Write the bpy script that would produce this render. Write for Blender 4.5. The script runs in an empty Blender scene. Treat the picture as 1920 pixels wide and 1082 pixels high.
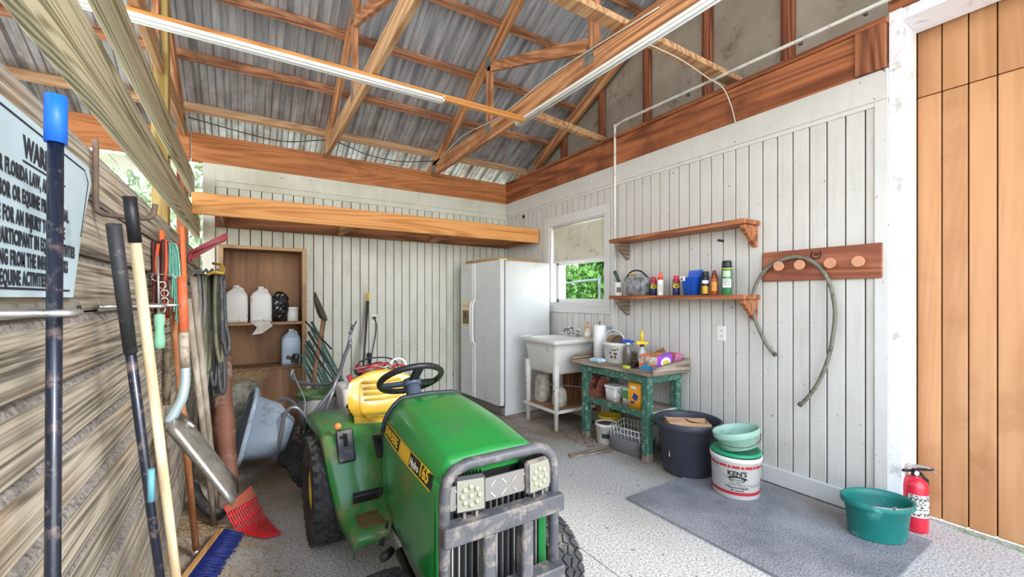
import bpy, math, random
from mathutils import Vector, Matrix, Euler
random.seed(7)
SC = bpy.context.scene
COL = SC.collection
PI = math.pi

# ---------------------------------------------------------------- camera
YAW = 0.5652
CAM = Vector((0, 0, 1.32))
FPX, HZ = 790.2, 559.3
cd = bpy.data.cameras.new('camera'); cam = bpy.data.objects.new('camera', cd); COL.objects.link(cam)
cam.location = CAM; cam.rotation_euler = (PI / 2, 0, -YAW)
cd.sensor_width = 36; cd.lens = FPX / 1920 * 36; cd.shift_y = (HZ - 541) / 1920; cd.clip_start = .02
SC.camera = cam

# ---------------------------------------------------------------- world, sun, exposure
wd = bpy.data.worlds.new('sky'); SC.world = wd; wd.use_nodes = True
wn = wd.node_tree.nodes; wl = wd.node_tree.links
bg = wn['Background']
tc = wn.new('ShaderNodeTexCoord'); sp = wn.new('ShaderNodeSeparateXYZ'); rp = wn.new('ShaderNodeValToRGB')
wl.new(tc.outputs['Generated'], sp.inputs[0]); wl.new(sp.outputs['Z'], rp.inputs[0]); wl.new(rp.outputs[0], bg.inputs[0])
rp.color_ramp.elements[0].position = 0.0; rp.color_ramp.elements[0].color = (1.0, .985, .96, 1)
rp.color_ramp.elements[1].position = .55; rp.color_ramp.elements[1].color = (.62, .78, 1.0, 1)
bg.inputs[1].default_value = 2.2
sd = bpy.data.lights.new('sun', 'SUN'); sun = bpy.data.objects.new('sun', sd); COL.objects.link(sun)
sd.energy = 1.3; sd.angle = math.radians(9); sd.color = (1, .96, .9)
sun.rotation_euler = Vector((-.42, .93, -.62)).to_track_quat('-Z', 'Y').to_euler()
SC.view_settings.view_transform = 'Standard'; SC.view_settings.look = 'None'
SC.view_settings.gamma = 1; SC.view_settings.use_curve_mapping = False
SC.view_settings.exposure = 1.45

def at(px, py, X=None, Y=None, Z=None, D=None):
    """the point of the place that lies on a given plane (or at a given depth) along one sight line"""
    a = (px - 960) / FPX; b = (HZ - py) / FPX; c, s = math.cos(YAW), math.sin(YAW)
    r = Vector((a * c + s, -a * s + c, b))
    t = X / r.x if X is not None else Y / r.y if Y is not None else (Z - CAM.z) / r.z if Z is not None else D
    return CAM + r * t

# ---------------------------------------------------------------- materials
MATS = {}
def newmat(name):
    m = bpy.data.materials.new(name); m.use_nodes = True
    MATS[name] = m
    n = m.node_tree.nodes; l = m.node_tree.links
    return m, n, l, n['Principled BSDF']
def c4(c): return (c[0], c[1], c[2], 1)
def hexc(h):
    h = h.lstrip('#'); v = [int(h[i:i + 2], 16) / 255 for i in (0, 2, 4)]
    return tuple(x / 12.92 if x <= .04045 else ((x + .055) / 1.055) ** 2.4 for x in v)
def coords(n, l, scale, island=True, rot=0):
    t = n.new('ShaderNodeTexCoord'); mp = n.new('ShaderNodeMapping'); mp.inputs['Scale'].default_value = scale
    src = t.outputs['Object']
    if rot:
        vr = n.new('ShaderNodeVectorRotate'); vr.rotation_type = 'X_AXIS'; vr.inputs['Angle'].default_value = rot; l.new(src, vr.inputs['Vector']); src = vr.outputs[0]
    if island:
        g = n.new('ShaderNodeNewGeometry'); ml = n.new('ShaderNodeMath'); ml.operation = 'MULTIPLY'; ml.inputs[1].default_value = 23
        l.new(g.outputs['Random Per Island'], ml.inputs[0])
        ad = n.new('ShaderNodeVectorMath'); ad.operation = 'ADD'; l.new(src, ad.inputs[0]); l.new(ml.outputs[0], ad.inputs[1])
        src = ad.outputs[0]
    l.new(src, mp.inputs[0]); return mp.outputs[0]
def noise(n, l, vec, scale, detail=5, rough=.6, dist=0):
    t = n.new('ShaderNodeTexNoise'); t.inputs['Scale'].default_value = scale; t.inputs['Detail'].default_value = detail
    t.inputs['Roughness'].default_value = rough; t.inputs['Distortion'].default_value = dist; l.new(vec, t.inputs['Vector'])
    return t.outputs['Fac']
def ramp(n, l, fac, stops):
    r = n.new('ShaderNodeValToRGB'); e = r.color_ramp.elements
    while len(e) < len(stops): e.new(.5)
    for k, (p, c) in enumerate(stops): e[k].position = p; e[k].color = c4(c) if len(c) == 3 else c
    l.new(fac, r.inputs[0]); return r.outputs[0]
def mix(n, l, fac, a, b, mode='MIX'):
    m = n.new('ShaderNodeMix'); m.data_type = 'RGBA'; m.blend_type = mode
    for s, v in ((m.inputs[0], fac), (m.inputs[6], a), (m.inputs[7], b)):
        if hasattr(v, 'links'): l.new(v, s)
        elif isinstance(v, (int, float)): s.default_value = v
        else: s.default_value = c4(v)
    return m.outputs[2]
def bump(n, l, b, h, strength, dist=.002):
    t = n.new('ShaderNodeBump'); t.inputs['Strength'].default_value = strength; t.inputs['Distance'].default_value = dist
    l.new(h, t.inputs['Height']); l.new(t.outputs[0], b.inputs['Normal'])
def M(name, col, rough=.5, metal=0, col2=None, vs=6, dirt=None, da=.5, ds=4, bp=0, bs=60, coat=0, emit=0, trans=0, alpha=1, sss=0):
    if name in MATS: return MATS[name]
    if isinstance(col, str): col = hexc(col)
    if isinstance(col2, str): col2 = hexc(col2)
    if isinstance(dirt, str): dirt = hexc(dirt)
    m, n, l, b = newmat(name)
    v = coords(n, l, (1, 1, 1), False)
    out = None
    if col2: out = mix(n, l, ramp(n, l, noise(n, l, v, vs, 6), [(.35, (0, 0, 0)), (.65, (1, 1, 1))]), col, col2)
    if dirt:
        k = ramp(n, l, noise(n, l, v, ds, 8, .7), [(.5 + (.5 - da) * .45 - .03, (0, 0, 0)), (.5 + (.5 - da) * .45 + .09, (.85, .85, .85))])
        out = mix(n, l, k, out if out else col, dirt)
    if out: l.new(out, b.inputs['Base Color'])
    else: b.inputs['Base Color'].default_value = c4(col)
    b.inputs['Roughness'].default_value = rough; b.inputs['Metallic'].default_value = metal
    if coat: b.inputs['Coat Weight'].default_value = coat; b.inputs['Coat Roughness'].default_value = .15
    if trans: b.inputs['Transmission Weight'].default_value = trans
    if alpha < 1: b.inputs['Alpha'].default_value = alpha
    if emit: b.inputs['Emission Color'].default_value = c4(col); b.inputs['Emission Strength'].default_value = emit
    if bp: bump(n, l, b, noise(n, l, v, bs, 4), bp)
    return m
def W(name, light, dark, axis='X', across=22, along=.9, contrast=(.38, .62), rough=.75, bp=.5, stain=None, sa=.4, var=.18, knots=True, rings=110, ringlen=.22, ringamp=.09, rot=0):
    """sawn wood, the grain along one axis; each board its own tone"""
    if name in MATS: return MATS[name]
    light = hexc(light); dark = hexc(dark)
    m, n, l, b = newmat(name)
    sc = [across] * 3; sc['XYZ'.index(axis)] = along
    v = coords(n, l, tuple(sc), True, rot)
    f1 = noise(n, l, v, 1, 4, .55, .2)
    # growth rings: bands of a smooth field
    sc2 = [3.0] * 3; sc2['XYZ'.index(axis)] = ringlen
    v2 = coords(n, l, tuple(sc2), True, rot)
    f2 = noise(n, l, v2, 1.3, 1, .4, .1)
    mm = n.new('ShaderNodeMath'); mm.operation = 'MULTIPLY'; mm.inputs[1].default_value = rings; l.new(f2, mm.inputs[0])
    sn = n.new('ShaderNodeMath'); sn.operation = 'SINE'; l.new(mm.outputs[0], sn.inputs[0])
    s2 = n.new('ShaderNodeMath'); s2.operation = 'MULTIPLY_ADD'; s2.inputs[1].default_value = ringamp if knots else .04; l.new(sn.outputs[0], s2.inputs[0]); l.new(f1, s2.inputs[2])
    fac = s2.outputs[0]
    colr = ramp(n, l, fac, [(contrast[0], dark), (contrast[1], light)])
    g = n.new('ShaderNodeNewGeometry')
    tone = ramp(n, l, g.outputs['Random Per Island'], [(0, (1 - var,) * 3), (1, (1, 1, 1))])
    colr = mix(n, l, 1.0, colr, tone, 'MULTIPLY')
    if stain:
        v3 = coords(n, l, (1, 1, 1))
        k = ramp(n, l, noise(n, l, v3, 2.4, 7, .65), [(1 - sa - .1, (0, 0, 0)), (1 - sa + .14, (1, 1, 1))])
        colr = mix(n, l, k, colr, hexc(stain))
    l.new(colr, b.inputs['Base Color']); b.inputs['Roughness'].default_value = rough
    if bp: bump(n, l, b, fac, bp, .003)
    return m
def painted(name, base, stain, specks='#3a342c', amount=.35, vertical=True):
    """old paint on boards: stained in soft patches, specked with dirt"""
    m, n, l, b = newmat(name)
    v = coords(n, l, (1, 1, 1)); vv = coords(n, l, (30, 30, 2.0)); v0 = coords(n, l, (1, 1, 1), False)
    c = mix(n, l, ramp(n, l, noise(n, l, v, 2.2, 6, .6), [(.45, (0, 0, 0)), (.75, (amount,) * 3)]), hexc(base), hexc(stain))
    c = mix(n, l, ramp(n, l, noise(n, l, vv, 1, 4, .6), [(.52, (0, 0, 0)), (.8, (.35,) * 3)]), c, hexc(stain))
    c = mix(n, l, ramp(n, l, noise(n, l, v0, 34, 3, .5, .6), [(.71, (0, 0, 0)), (.74, (.8,) * 3)]), c, hexc(specks))
    c = mix(n, l, ramp(n, l, noise(n, l, v0, 9, 9, .8, 1.5), [(.66, (0, 0, 0)), (.72, (.55,) * 3)]), c, hexc('#8d8678'))
    l.new(c, b.inputs['Base Color']); b.inputs['Roughness'].default_value = .6
    bump(n, l, b, noise(n, l, vv, 1, 4), .25, .002)
    return m

# ---------------------------------------------------------------- mesh builder
class MB:
    def __init__(s): s.v = []; s.f = []; s.sm = []; s.mi = []; s.cur = 0
    def add(s, vs, fs, smooth=False, T=None):
        o = len(s.v)
        for p in vs:
            p = Vector(p)
            if T is not None: p = T @ p
            s.v.append(p)
        for f in fs: s.f.append([i + o for i in f]); s.sm.append(smooth); s.mi.append(s.cur)
        return s
    def box(s, lo, hi, T=None):
        (a, b, c), (d, e, f) = lo, hi
        return s.add([(a, b, c), (d, b, c), (d, e, c), (a, e, c), (a, b, f), (d, b, f), (d, e, f), (a, e, f)],
                     [(0, 3, 2, 1), (4, 5, 6, 7), (0, 1, 5, 4), (1, 2, 6, 5), (2, 3, 7, 6), (3, 0, 4, 7)], False, T)
    def cbox(s, c, sz, rot=(0, 0, 0)):
        T = Matrix.Translation(c) @ Euler(rot).to_matrix().to_4x4(); h = Vector(sz) / 2
        return s.box(-h, h, T)
    def beam(s, p0, p1, w, h, up=(0, 0, 1)):
        p0 = Vector(p0); p1 = Vector(p1); x = p1 - p0; L = x.length; x.normalize(); up = Vector(up)
        y = up.cross(x).normalized(); z = x.cross(y)
        T = Matrix((x, y, z)).transposed().to_4x4(); T.translation = p0
        return s.box((0, -w / 2, -h / 2), (L, w / 2, h / 2), T)
    def rings(s, R, closed=True, cap0=True, cap1=True, smooth=True, loop=False):
        n = len(R[0]); vs = [p for r in R for p in r]; fs = []
        K = len(R)
        for k in range(K - 1 if not loop else K):
            for i in range(n if closed else n - 1):
                j = (i + 1) % n; a = k * n; b = ((k + 1) % K) * n
                fs.append((a + i, a + j, b + j, b + i))
        s.add(vs, fs, smooth); o = len(s.v) - len(vs)
        if not loop:
            if cap0: s.f.append([o + i for i in range(n)][::-1]); s.sm.append(False); s.mi.append(s.cur)
            if cap1: s.f.append([o + (K - 1) * n + i for i in range(n)]); s.sm.append(False); s.mi.append(s.cur)
        return s
    def tube(s, pts, r, seg=8, loop=False, smooth_path=0, cap=True):
        pts = [Vector(p) for p in pts]
        if smooth_path: pts = spline(pts, smooth_path, loop)
        n = len(pts); R = []; prev = None
        for i, p in enumerate(pts):
            if loop: d = pts[(i + 1) % n] - pts[i - 1]
            else: d = pts[min(i + 1, n - 1)] - pts[max(i - 1, 0)]
            d.normalize()
            if prev is None:
                u = Vector((0, 0, 1)) if abs(d.z) < .9 else Vector((1, 0, 0))
                u = (u - d * u.dot(d)).normalized()
            else: u = (prev - d * prev.dot(d)).normalized()
            prev = u; w = d.cross(u)
            rr = r(i / (n - 1)) if callable(r) else r
            R.append([p + (u * math.cos(t) + w * math.sin(t)) * rr for t in [2 * PI * k / seg for k in range(seg)]])
        return s.rings(R, True, cap, cap, True, loop)
    def cyl(s, p0, p1, r0, r1=None, seg=16):
        r1 = r0 if r1 is None else r1
        return s.tube([p0, p1], lambda t: r0 + (r1 - r0) * t, seg)
    def lathe(s, prof, c=(0, 0, 0), seg=24, sx=1, sy=1, T=None, cap0=True, cap1=True):
        base = Matrix.Translation(c) @ (T if T is not None else Matrix())
        R = [[base @ Vector((r * sx * math.cos(2 * PI * k / seg), r * sy * math.sin(2 * PI * k / seg), z)) for k in range(seg)] for r, z in prof]
        return s.rings(R, True, cap0, cap1, True)
    def sphere(s, c, r, seg=12, sz=(1, 1, 1)):
        R = []; c = Vector(c)
        for i in range(1, seg // 2 + 2):
            ph = PI * (i - .5) / (seg // 2 + 1) if False else PI * i / (seg // 2 + 2)
            R.append([c + Vector((math.sin(ph) * math.cos(2 * PI * k / seg) * r * sz[0], math.sin(ph) * math.sin(2 * PI * k / seg) * r * sz[1], -math.cos(ph) * r * sz[2])) for k in range(seg)])
        return s.rings(R)
    def prism(s, poly, vec):
        vec = Vector(vec); poly = [Vector(p) for p in poly]; n = len(poly)
        return s.add(poly + [p + vec for p in poly], [list(range(n))[::-1], [n + i for i in range(n)]] + [(i, (i + 1) % n, n + (i + 1) % n, n + i) for i in range(n)])
    def text(s, body, size, fn, ext=.0004, align='LEFT', xs=1.0, spacing=1.0, bold=0.0):
        cu = bpy.data.curves.new('t', 'FONT'); cu.body = body; cu.size = size; cu.align_x = align; cu.extrude = ext
        cu.space_character = spacing; cu.offset = bold; cu.resolution_u = 2
        o = bpy.data.objects.new('t', cu); COL.objects.link(o)
        dg = bpy.context.evaluated_depsgraph_get(); dg.update()
        me = bpy.data.meshes.new_from_object(o.evaluated_get(dg))
        s.add([fn(v.co.x * xs, v.co.y, v.co.z) for v in me.vertices], [list(p.vertices) for p in me.polygons])
        bpy.data.objects.remove(o); bpy.data.curves.remove(cu); bpy.data.meshes.remove(me)
        return s
    def jitter(s, a):
        for p in s.v: p += Vector((random.uniform(-a, a), random.uniform(-a, a), random.uniform(-a, a)))
        return s
    def build(s, name, mats, parent=None, bevel=0, sub=0, world=True, solid=0, seg=1):
        me = bpy.data.meshes.new(name)
        T = None
        if parent is not None and world: T = parent_world(parent).inverted()
        vs = [(T @ p) if T is not None else p for p in s.v]
        me.from_pydata([tuple(p) for p in vs], [], s.f)
        for p, a, b in zip(me.polygons, s.sm, s.mi): p.use_smooth = a; p.material_index = b
        for m in (mats if isinstance(mats, (list, tuple)) else [mats]): me.materials.append(m)
        me.update()
        o = bpy.data.objects.new(name, me); COL.objects.link(o)
        if parent is not None: o.parent = parent
        if solid: md = o.modifiers.new('s', 'SOLIDIFY'); md.thickness = solid; md.offset = 0
        if bevel: md = o.modifiers.new('b', 'BEVEL'); md.width = bevel; md.segments = seg; md.limit_method = 'ANGLE'; md.angle_limit = .7
        if sub: md = o.modifiers.new('u', 'SUBSURF'); md.levels = sub; md.render_levels = sub
        return o
def parent_world(o):
    T = Matrix.LocRotScale(o.location, o.rotation_euler, o.scale)
    return parent_world(o.parent) @ T if o.parent else T
def spline(pts, k, loop=False):
    n = len(pts); out = []
    rng = range(n) if loop else range(n - 1)
    for i in rng:
        g = (lambda j: pts[j % n]) if loop else (lambda j: pts[max(0, min(n - 1, j))])
        p0, p1, p2, p3 = g(i - 1), g(i), g(i + 1), g(i + 2)
        for q in range(k):
            t = q / k
            out.append(.5 * ((2 * p1) + (p2 - p0) * t + (2 * p0 - 5 * p1 + 4 * p2 - p3) * t * t + (3 * p1 - p0 - 3 * p2 + p3) * t ** 3))
    if not loop: out.append(pts[-1])
    return out
def tag(o, label, cat, group=None, kind=None):
    o['label'] = label; o['category'] = cat
    if group: o['group'] = group
    if kind: o['kind'] = kind
    return o
def thing(name, label, cat, loc=(0, 0, 0), rz=0, group=None):
    o = bpy.data.objects.new(name, None); COL.objects.link(o); o.empty_display_size = .05
    o.location = loc; o.rotation_euler = (0, 0, rz)
    return tag(o, label, cat, group)
def solo(mb, name, m, label, cat, loc=None, group=None, **k):
    """a thing that is one mesh; its origin is put at its base"""
    if loc is None:
        loc = Vector((sum(p.x for p in mb.v) / len(mb.v), sum(p.y for p in mb.v) / len(mb.v), min(p.z for p in mb.v)))
    mb.v = [p - Vector(loc) for p in mb.v]
    o = mb.build(name, m, **k); o.location = loc
    return tag(o, label, cat, group)
def struct(mb, name, m, parent=None, label=None, **k):
    o = mb.build(name, m, parent, **k)
    if parent is None: o['kind'] = 'structure'
    if label: o['label'] = label
    return o
def copy_tree(o, parent=None):
    c = o.copy(); COL.objects.link(c); c.parent = parent
    for ch in list(o.children): copy_tree(ch, c)
    return c
def plane_fn(o, right, up, off=.001):
    o = Vector(o); right = Vector(right).normalized(); up = Vector(up).normalized(); nn = right.cross(up)
    return lambda x, y, z: o + right * x + up * y + nn * (off + z)
def wrap_fn(c, r, z0, ang, slope=0):
    """text wrapped on an upright round body; ang is the direction its middle faces"""
    c = Vector(c)
    def fn(x, y, z):
        rr = r + slope * y + .0008 + z; t = ang + x / r
        return Vector((c.x + rr * math.cos(t), c.y + rr * math.sin(t), z0 + y))
    return fn
# ================================================================ SETTING
XR, YB, XL = 3.18, 5.16, -.33      # right wall, back wall, stall partition
wall_white = painted('old white paint', '#d4d2cc', '#b3ab98')
wall_white_b = painted('old cream paint', '#dfe0d2', '#b5b394', amount=.6)
trim_white = painted('white trim paint', '#dbdad6', '#bab7ab', amount=.3)
jamb_white = M('gloss white paint', '#f3f4f8', .35, dirt='#b9b6ae', da=.32, ds=9)
# floor: poured concrete, dusty
def concrete():
    m, n, l, b = newmat('concrete')
    v = coords(n, l, (1, 1, 1), False)
    c = ramp(n, l, noise(n, l, v, 90, 4, .75), [(.36, hexc('#77756f')), (.47, hexc('#bcbab6')), (.62, hexc('#e6e5e2'))])
    k = ramp(n, l, noise(n, l, v, .9, 6, .6), [(.48, (0, 0, 0)), (.7, (.4,) * 3)])
    c = mix(n, l, k, c, hexc('#ab9f8e'))
    sp = n.new('ShaderNodeSeparateXYZ'); l.new(v, sp.inputs[0])
    # trodden dirt lies towards the back wall and along the foot of the right wall
    y = n.new('ShaderNodeMapRange'); y.inputs[1].default_value = 2.6; y.inputs[2].default_value = 3.3; l.new(sp.outputs['Y'], y.inputs[0])
    x = n.new('ShaderNodeMapRange'); x.inputs[1].default_value = 2.45; x.inputs[2].default_value = 2.8; l.new(sp.outputs['X'], x.inputs[0])
    y2 = n.new('ShaderNodeMapRange'); y2.inputs[1].default_value = 1.6; y2.inputs[2].default_value = 2.1; l.new(sp.outputs['Y'], y2.inputs[0])
    xy = n.new('ShaderNodeMath'); xy.operation = 'MULTIPLY'; l.new(x.outputs[0], xy.inputs[0]); l.new(y2.outputs[0], xy.inputs[1])
    x3 = n.new('ShaderNodeMapRange'); x3.inputs[1].default_value = .35; x3.inputs[2].default_value = -.05; l.new(sp.outputs['X'], x3.inputs[0])
    mx = n.new('ShaderNodeMath'); mx.operation = 'MAXIMUM'; l.new(y.outputs[0], mx.inputs[0]); l.new(xy.outputs[0], mx.inputs[1])
    mx2 = n.new('ShaderNodeMath'); mx2.operation = 'MAXIMUM'; l.new(mx.outputs[0], mx2.inputs[0]); l.new(x3.outputs[0], mx2.inputs[1])
    nz = ramp(n, l, noise(n, l, v, 2.2, 8, .65), [(.3, (.25,) * 3), (.6, (1, 1, 1))])
    m2 = n.new('ShaderNodeMath'); m2.operation = 'MULTIPLY'; l.new(mx2.outputs[0], m2.inputs[0]); l.new(nz, m2.inputs[1])
    soil = ramp(n, l, noise(n, l, v, 60, 6, .7), [(.35, hexc('#5a4634')), (.65, hexc('#a08a70'))])
    c = mix(n, l, m2.outputs[0], c, soil)
    spk = ramp(n, l, noise(n, l, v, 26, 5, .6), [(.69, (0, 0, 0)), (.73, (.6,) * 3)])
    c = mix(n, l, spk, c, hexc('#5c574f'))
    l.new(c, b.inputs['Base Color']); b.inputs['Roughness'].default_value = .8
    bump(n, l, b, noise(n, l, v, 220, 4), .5, .003)
    return m
f = MB()
JX = [-6, 1.494, 1.502, 5.6]                       # saw cut along x = 1.5
f.box((-6, -7, -.1), (1.495, 5.6, 0)); f.box((1.501, -7, -.1), (3.62, 1.9, 0)); f.box((1.501, 1.905, -.1), (3.62, 5.6, 0)); f.box((1.4, -7, -.12), (3.6, 5.6, -.015))
struct(f, 'floor', concrete())
g = MB(); g.box((-40, -40, -.16), (40, 40, -.105))
struct(g, 'trim_1', M('sandy ground', '#cfc6ae', .95, col2='#bdb08a', vs=.35), label='sandy grass yard outside the barn')

# ---- back wall: tongue and groove boards between painted trims
def boards(axis, a0, a1, z0, z1, plane, step=.1, gap=.008, skip=None, face=1, t=.018, start=None):
    m = MB(); a = a0 if start is None else start
    while a < a1 - .004:
        e = min(a + step, a1); lo = max(a, a0); spans = [(z0, z1)]
        if skip:
            s0, s1, w0, w1 = skip
            if lo < s1 and e > s0:
                spans = [(z0, w0), (w1, z1)]
        for q0, q1 in spans:
            if axis == 'X': m.box((lo + gap / 2, plane, q0), (e - gap / 2, plane + t, q1))
            else: m.box((plane, lo + gap / 2, q0), (plane + t, e - gap / 2, q1))
        a = e
    return m
groove = M('groove dirt', '#3a332b', .95)
b = boards('X', -.35, 3.2, 0, 2.7, YB)
struct(b, 'wall_back', wall_white_b, bevel=.002)
s = MB(); s.box((-.35, YB + .014, 0), (3.5, YB + .09, 2.65)); struct(s, 'wall_back_sheathing', groove)
# ---- right wall with the window opening and the barn door opening
WY0, WY1, WZ0, WZ1 = 3.2, 4.14, 1.24, 2.2
b = boards('Y', .9, YB + .01, 0, 2.7, XR, skip=(WY0, WY1, WZ0, WZ1), start=.812)
struct(b, 'wall_right', wall_white, bevel=.002)
s = MB()
s.box((XR + .014, .9, 0), (XR + .24, YB + .1, WZ0)); s.box((XR + .014, .9, WZ1), (XR + .24, YB + .1, 2.65))
s.box((XR + .014, .9, WZ0), (XR + .24, WY0, WZ1)); s.box((XR + .014, WY1, WZ0), (XR + .24, YB + .1, WZ1))
struct(s, 'wall_right_sheathing', groove)
# painted trims
def tr(n, lo, hi, m=trim_white, bev=.003, **k):
    q = MB(); q.box(lo, hi); return struct(q, n, m, bevel=bev, **k)
tr('trim_2', (-.35, YB - .018, 2.5), (XR, YB, 2.665), wall_white_b)
tr('trim_3', (-.35, YB - .012, 2.44), (XR, YB, 2.5), wall_white_b)
tr('trim_4', (-.35, YB - .02, 0), (-.25, YB - .001, 2.64), wall_white_b)
tr('trim_5', (XR - .018, .9, 2.49), (XR, YB - .02, 2.665))
tr('trim_6', (XR - .01, .9, 2.46), (XR, YB - .02, 2.49))
tr('trim_7', (XR - .012, .9, .12), (XR, .965, 2.49))
tr('baseboard_right', (XR - .03, .9, .012), (XR, 2.3, .125))
tr('baseboard_back', (.6, YB - .02, 0), (2.3, YB, .1), wall_white_b)
tr('trim_8', (XR - .012, 3.06, 1.0), (XR, 3.11, 2.46))
# barn door opening: white jamb and header, the plank door hangs outside
q = MB(); q.box((XR - .004, .84, 0), (3.42, .9, 3.0)); struct(q, 'trim_9', jamb_white, bevel=.002)
q = MB(); q.box((XR - .004, -1.6, 2.915), (3.42, .84, 2.98)); struct(q, 'trim_10', jamb_white, bevel=.002)
orange = W('barn door plywood', '#cf9a6c', '#c08a5c', 'Z', across=9, along=.8, rough=.55, bp=.15, stain='#a8734a', sa=.36, var=.12, knots=False)
# plank door
d = MB(); y = .95
while y > -1.55:
    for z0, z1 in ((.02, 2.53), (2.536, 3.1)):
        d.box((3.45, y - .102, z0), (3.475, y, z1))
    y -= .108
dd = struct(d, 'door_1', orange, bevel=.003)
q = MB(); q.box((3.47, -1.6, .02), (3.5, .96, 3.1)); q.build('backing', M('door backing', '#5a3c22', .9), dd)
redwood = W('rafter wood', '#dba070', '#96603c', 'Y', across=26, along=.7, contrast=(.36, .6), rough=.7, bp=.6, stain='#8a5330', sa=.42)
rafter = W('sloped rafter wood', '#dba070', '#96603c', 'Y', across=26, along=.7, contrast=(.36, .6), rough=.7, bp=.6, stain='#8a5330', sa=.42, rot=math.atan(.485))
webm = W('sloped web wood', '#d69a6c', '#96603c', 'Y', across=26, along=.7, contrast=(.36, .6), rough=.7, bp=.6, stain='#8a5330', sa=.42, rot=-math.atan(.46))
redwood_x = W('purlin wood', '#cf9872', '#8a573b', 'X', across=26, along=.7, contrast=(.36, .62), rough=.75, bp=.6, stain='#5f3a26', sa=.42)
beam_x = W('header wood', '#c98450', '#a3602f', 'X', across=18, along=.6, contrast=(.3, .6), rough=.7, bp=.3, stain='#8d5430', sa=.36)
beam_y = W('plate wood', '#b87046', '#7a4122', 'Y', across=20, along=.6, contrast=(.32, .62), rough=.7, bp=.5, stain='#683821', sa=.42)
rafter_z = W('upright web wood', '#cf9468', '#8d5836', 'Z', across=24, along=.7, rough=.7, bp=.5, stain='#7d4a2c', sa=.35)
stud_z = W('stud wood', '#a96a48', '#6a3820', 'Z', across=24, along=.7, rough=.8, bp=.5, stain='#5d3320', sa=.35)
pine_x = W('fresh pine', '#e3a05a', '#c27a34', 'X', across=16, along=.5, contrast=(.34, .56), rough=.6, bp=.25)
green_y = W('treated lumber', '#c6bc9c', '#7c7656', 'Y', across=38, along=.6, rings=230, ringlen=.28, ringamp=.13, contrast=(.34, .56), rough=.75, bp=.6, var=.1)
green_z = W('treated post', '#c0a868', '#93783c', 'Z', across=20, along=.6, rough=.75, bp=.4)
pale_y = W('pale chord wood', '#d8ae80', '#a87750', 'Y', across=22, along=.6, contrast=(.34, .6), rough=.7, bp=.4)

# ---- header plates on the walls
def one(name, m, label, cat, lo, hi, group=None, bev=.004):
    q = MB(); q.box(lo, hi); return solo(q, name, m, label, cat, group=group, bevel=bev)
one('header_beam', beam_x, 'long orange-brown wooden header beam on top of the back wall', 'beam', (-.44, YB - .02, 2.665), (XR, YB + .04, 2.945))
one('header_beam', beam_x, 'orange header beam over the open aisle, left of the timber partition', 'beam', (-2.6, YB - .02, 2.665), (-.45, YB + .04, 2.945))
one('wall_plate_beam', beam_y, 'red-brown wooden plate beam along the top of the right wall', 'beam', (XR - .02, 1.055, 2.665), (XR + .03, YB - .022, 2.93))
one('wall_plate_ledge', beam_y, 'rough ledge board lying above the red-brown plate beam', 'ledge', (XR - .035, .9, 2.932), (XR + .03, YB - .03, 2.965))
one('post_block', stud_z, 'short grey-brown upright block beside the barn door frame, under the conduit', 'block', (XR - .04, .905, 2.668), (XR + .02, 1.053, 2.93))
one('door_header_board', beam_y, 'brown board above the white door header', 'board', (XR - .02, -1.6, 2.985), (XR + .03, .898, 3.14))

# ---- gable end above the right wall
gab = MB()
zr = lambda y: 2.92 + .485 * (5.1 - y)
YR = 1.15
poly = [(3.45, YB + .3, 2.66), (3.45, YB + .3, zr(YB + .3) + .24), (3.45, YR, zr(YR) + .25), (3.45, -.4, zr(YR) + .25 - .485 * 1.55), (3.45, -.4, 3.12), (3.45, .9, 3.12), (3.45, .9, 2.66)]
gab.prism(poly[::-1], (.02, 0, 0))
gmat = M('gable plywood', '#a79d90', .85, col2='#8f8577', vs=2.5, dirt='#6b6055', da=.3, ds=6, bp=.6, bs=30)
struct(gab, 'wall_right_gable', gmat)
for k, px in enumerate((1052, 1123, 1208, 1321, 1472)):
    p = at(px, 200, X=3.38)
    q = MB(); q.box((3.405, p.y - .045, 2.966), (3.446, p.y + .045, min(zr(p.y) - .02, 4.6)))
    solo(q, 'gable_stud', stud_z, ('short gable stud nearest the back corner', 'gable stud second from the back corner', 'gable stud in the middle above the window', 'gable stud above the wall shelves', 'double gable stud above the hose rack')[k], 'stud', group='studs of the gable', bevel=.004)

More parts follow.
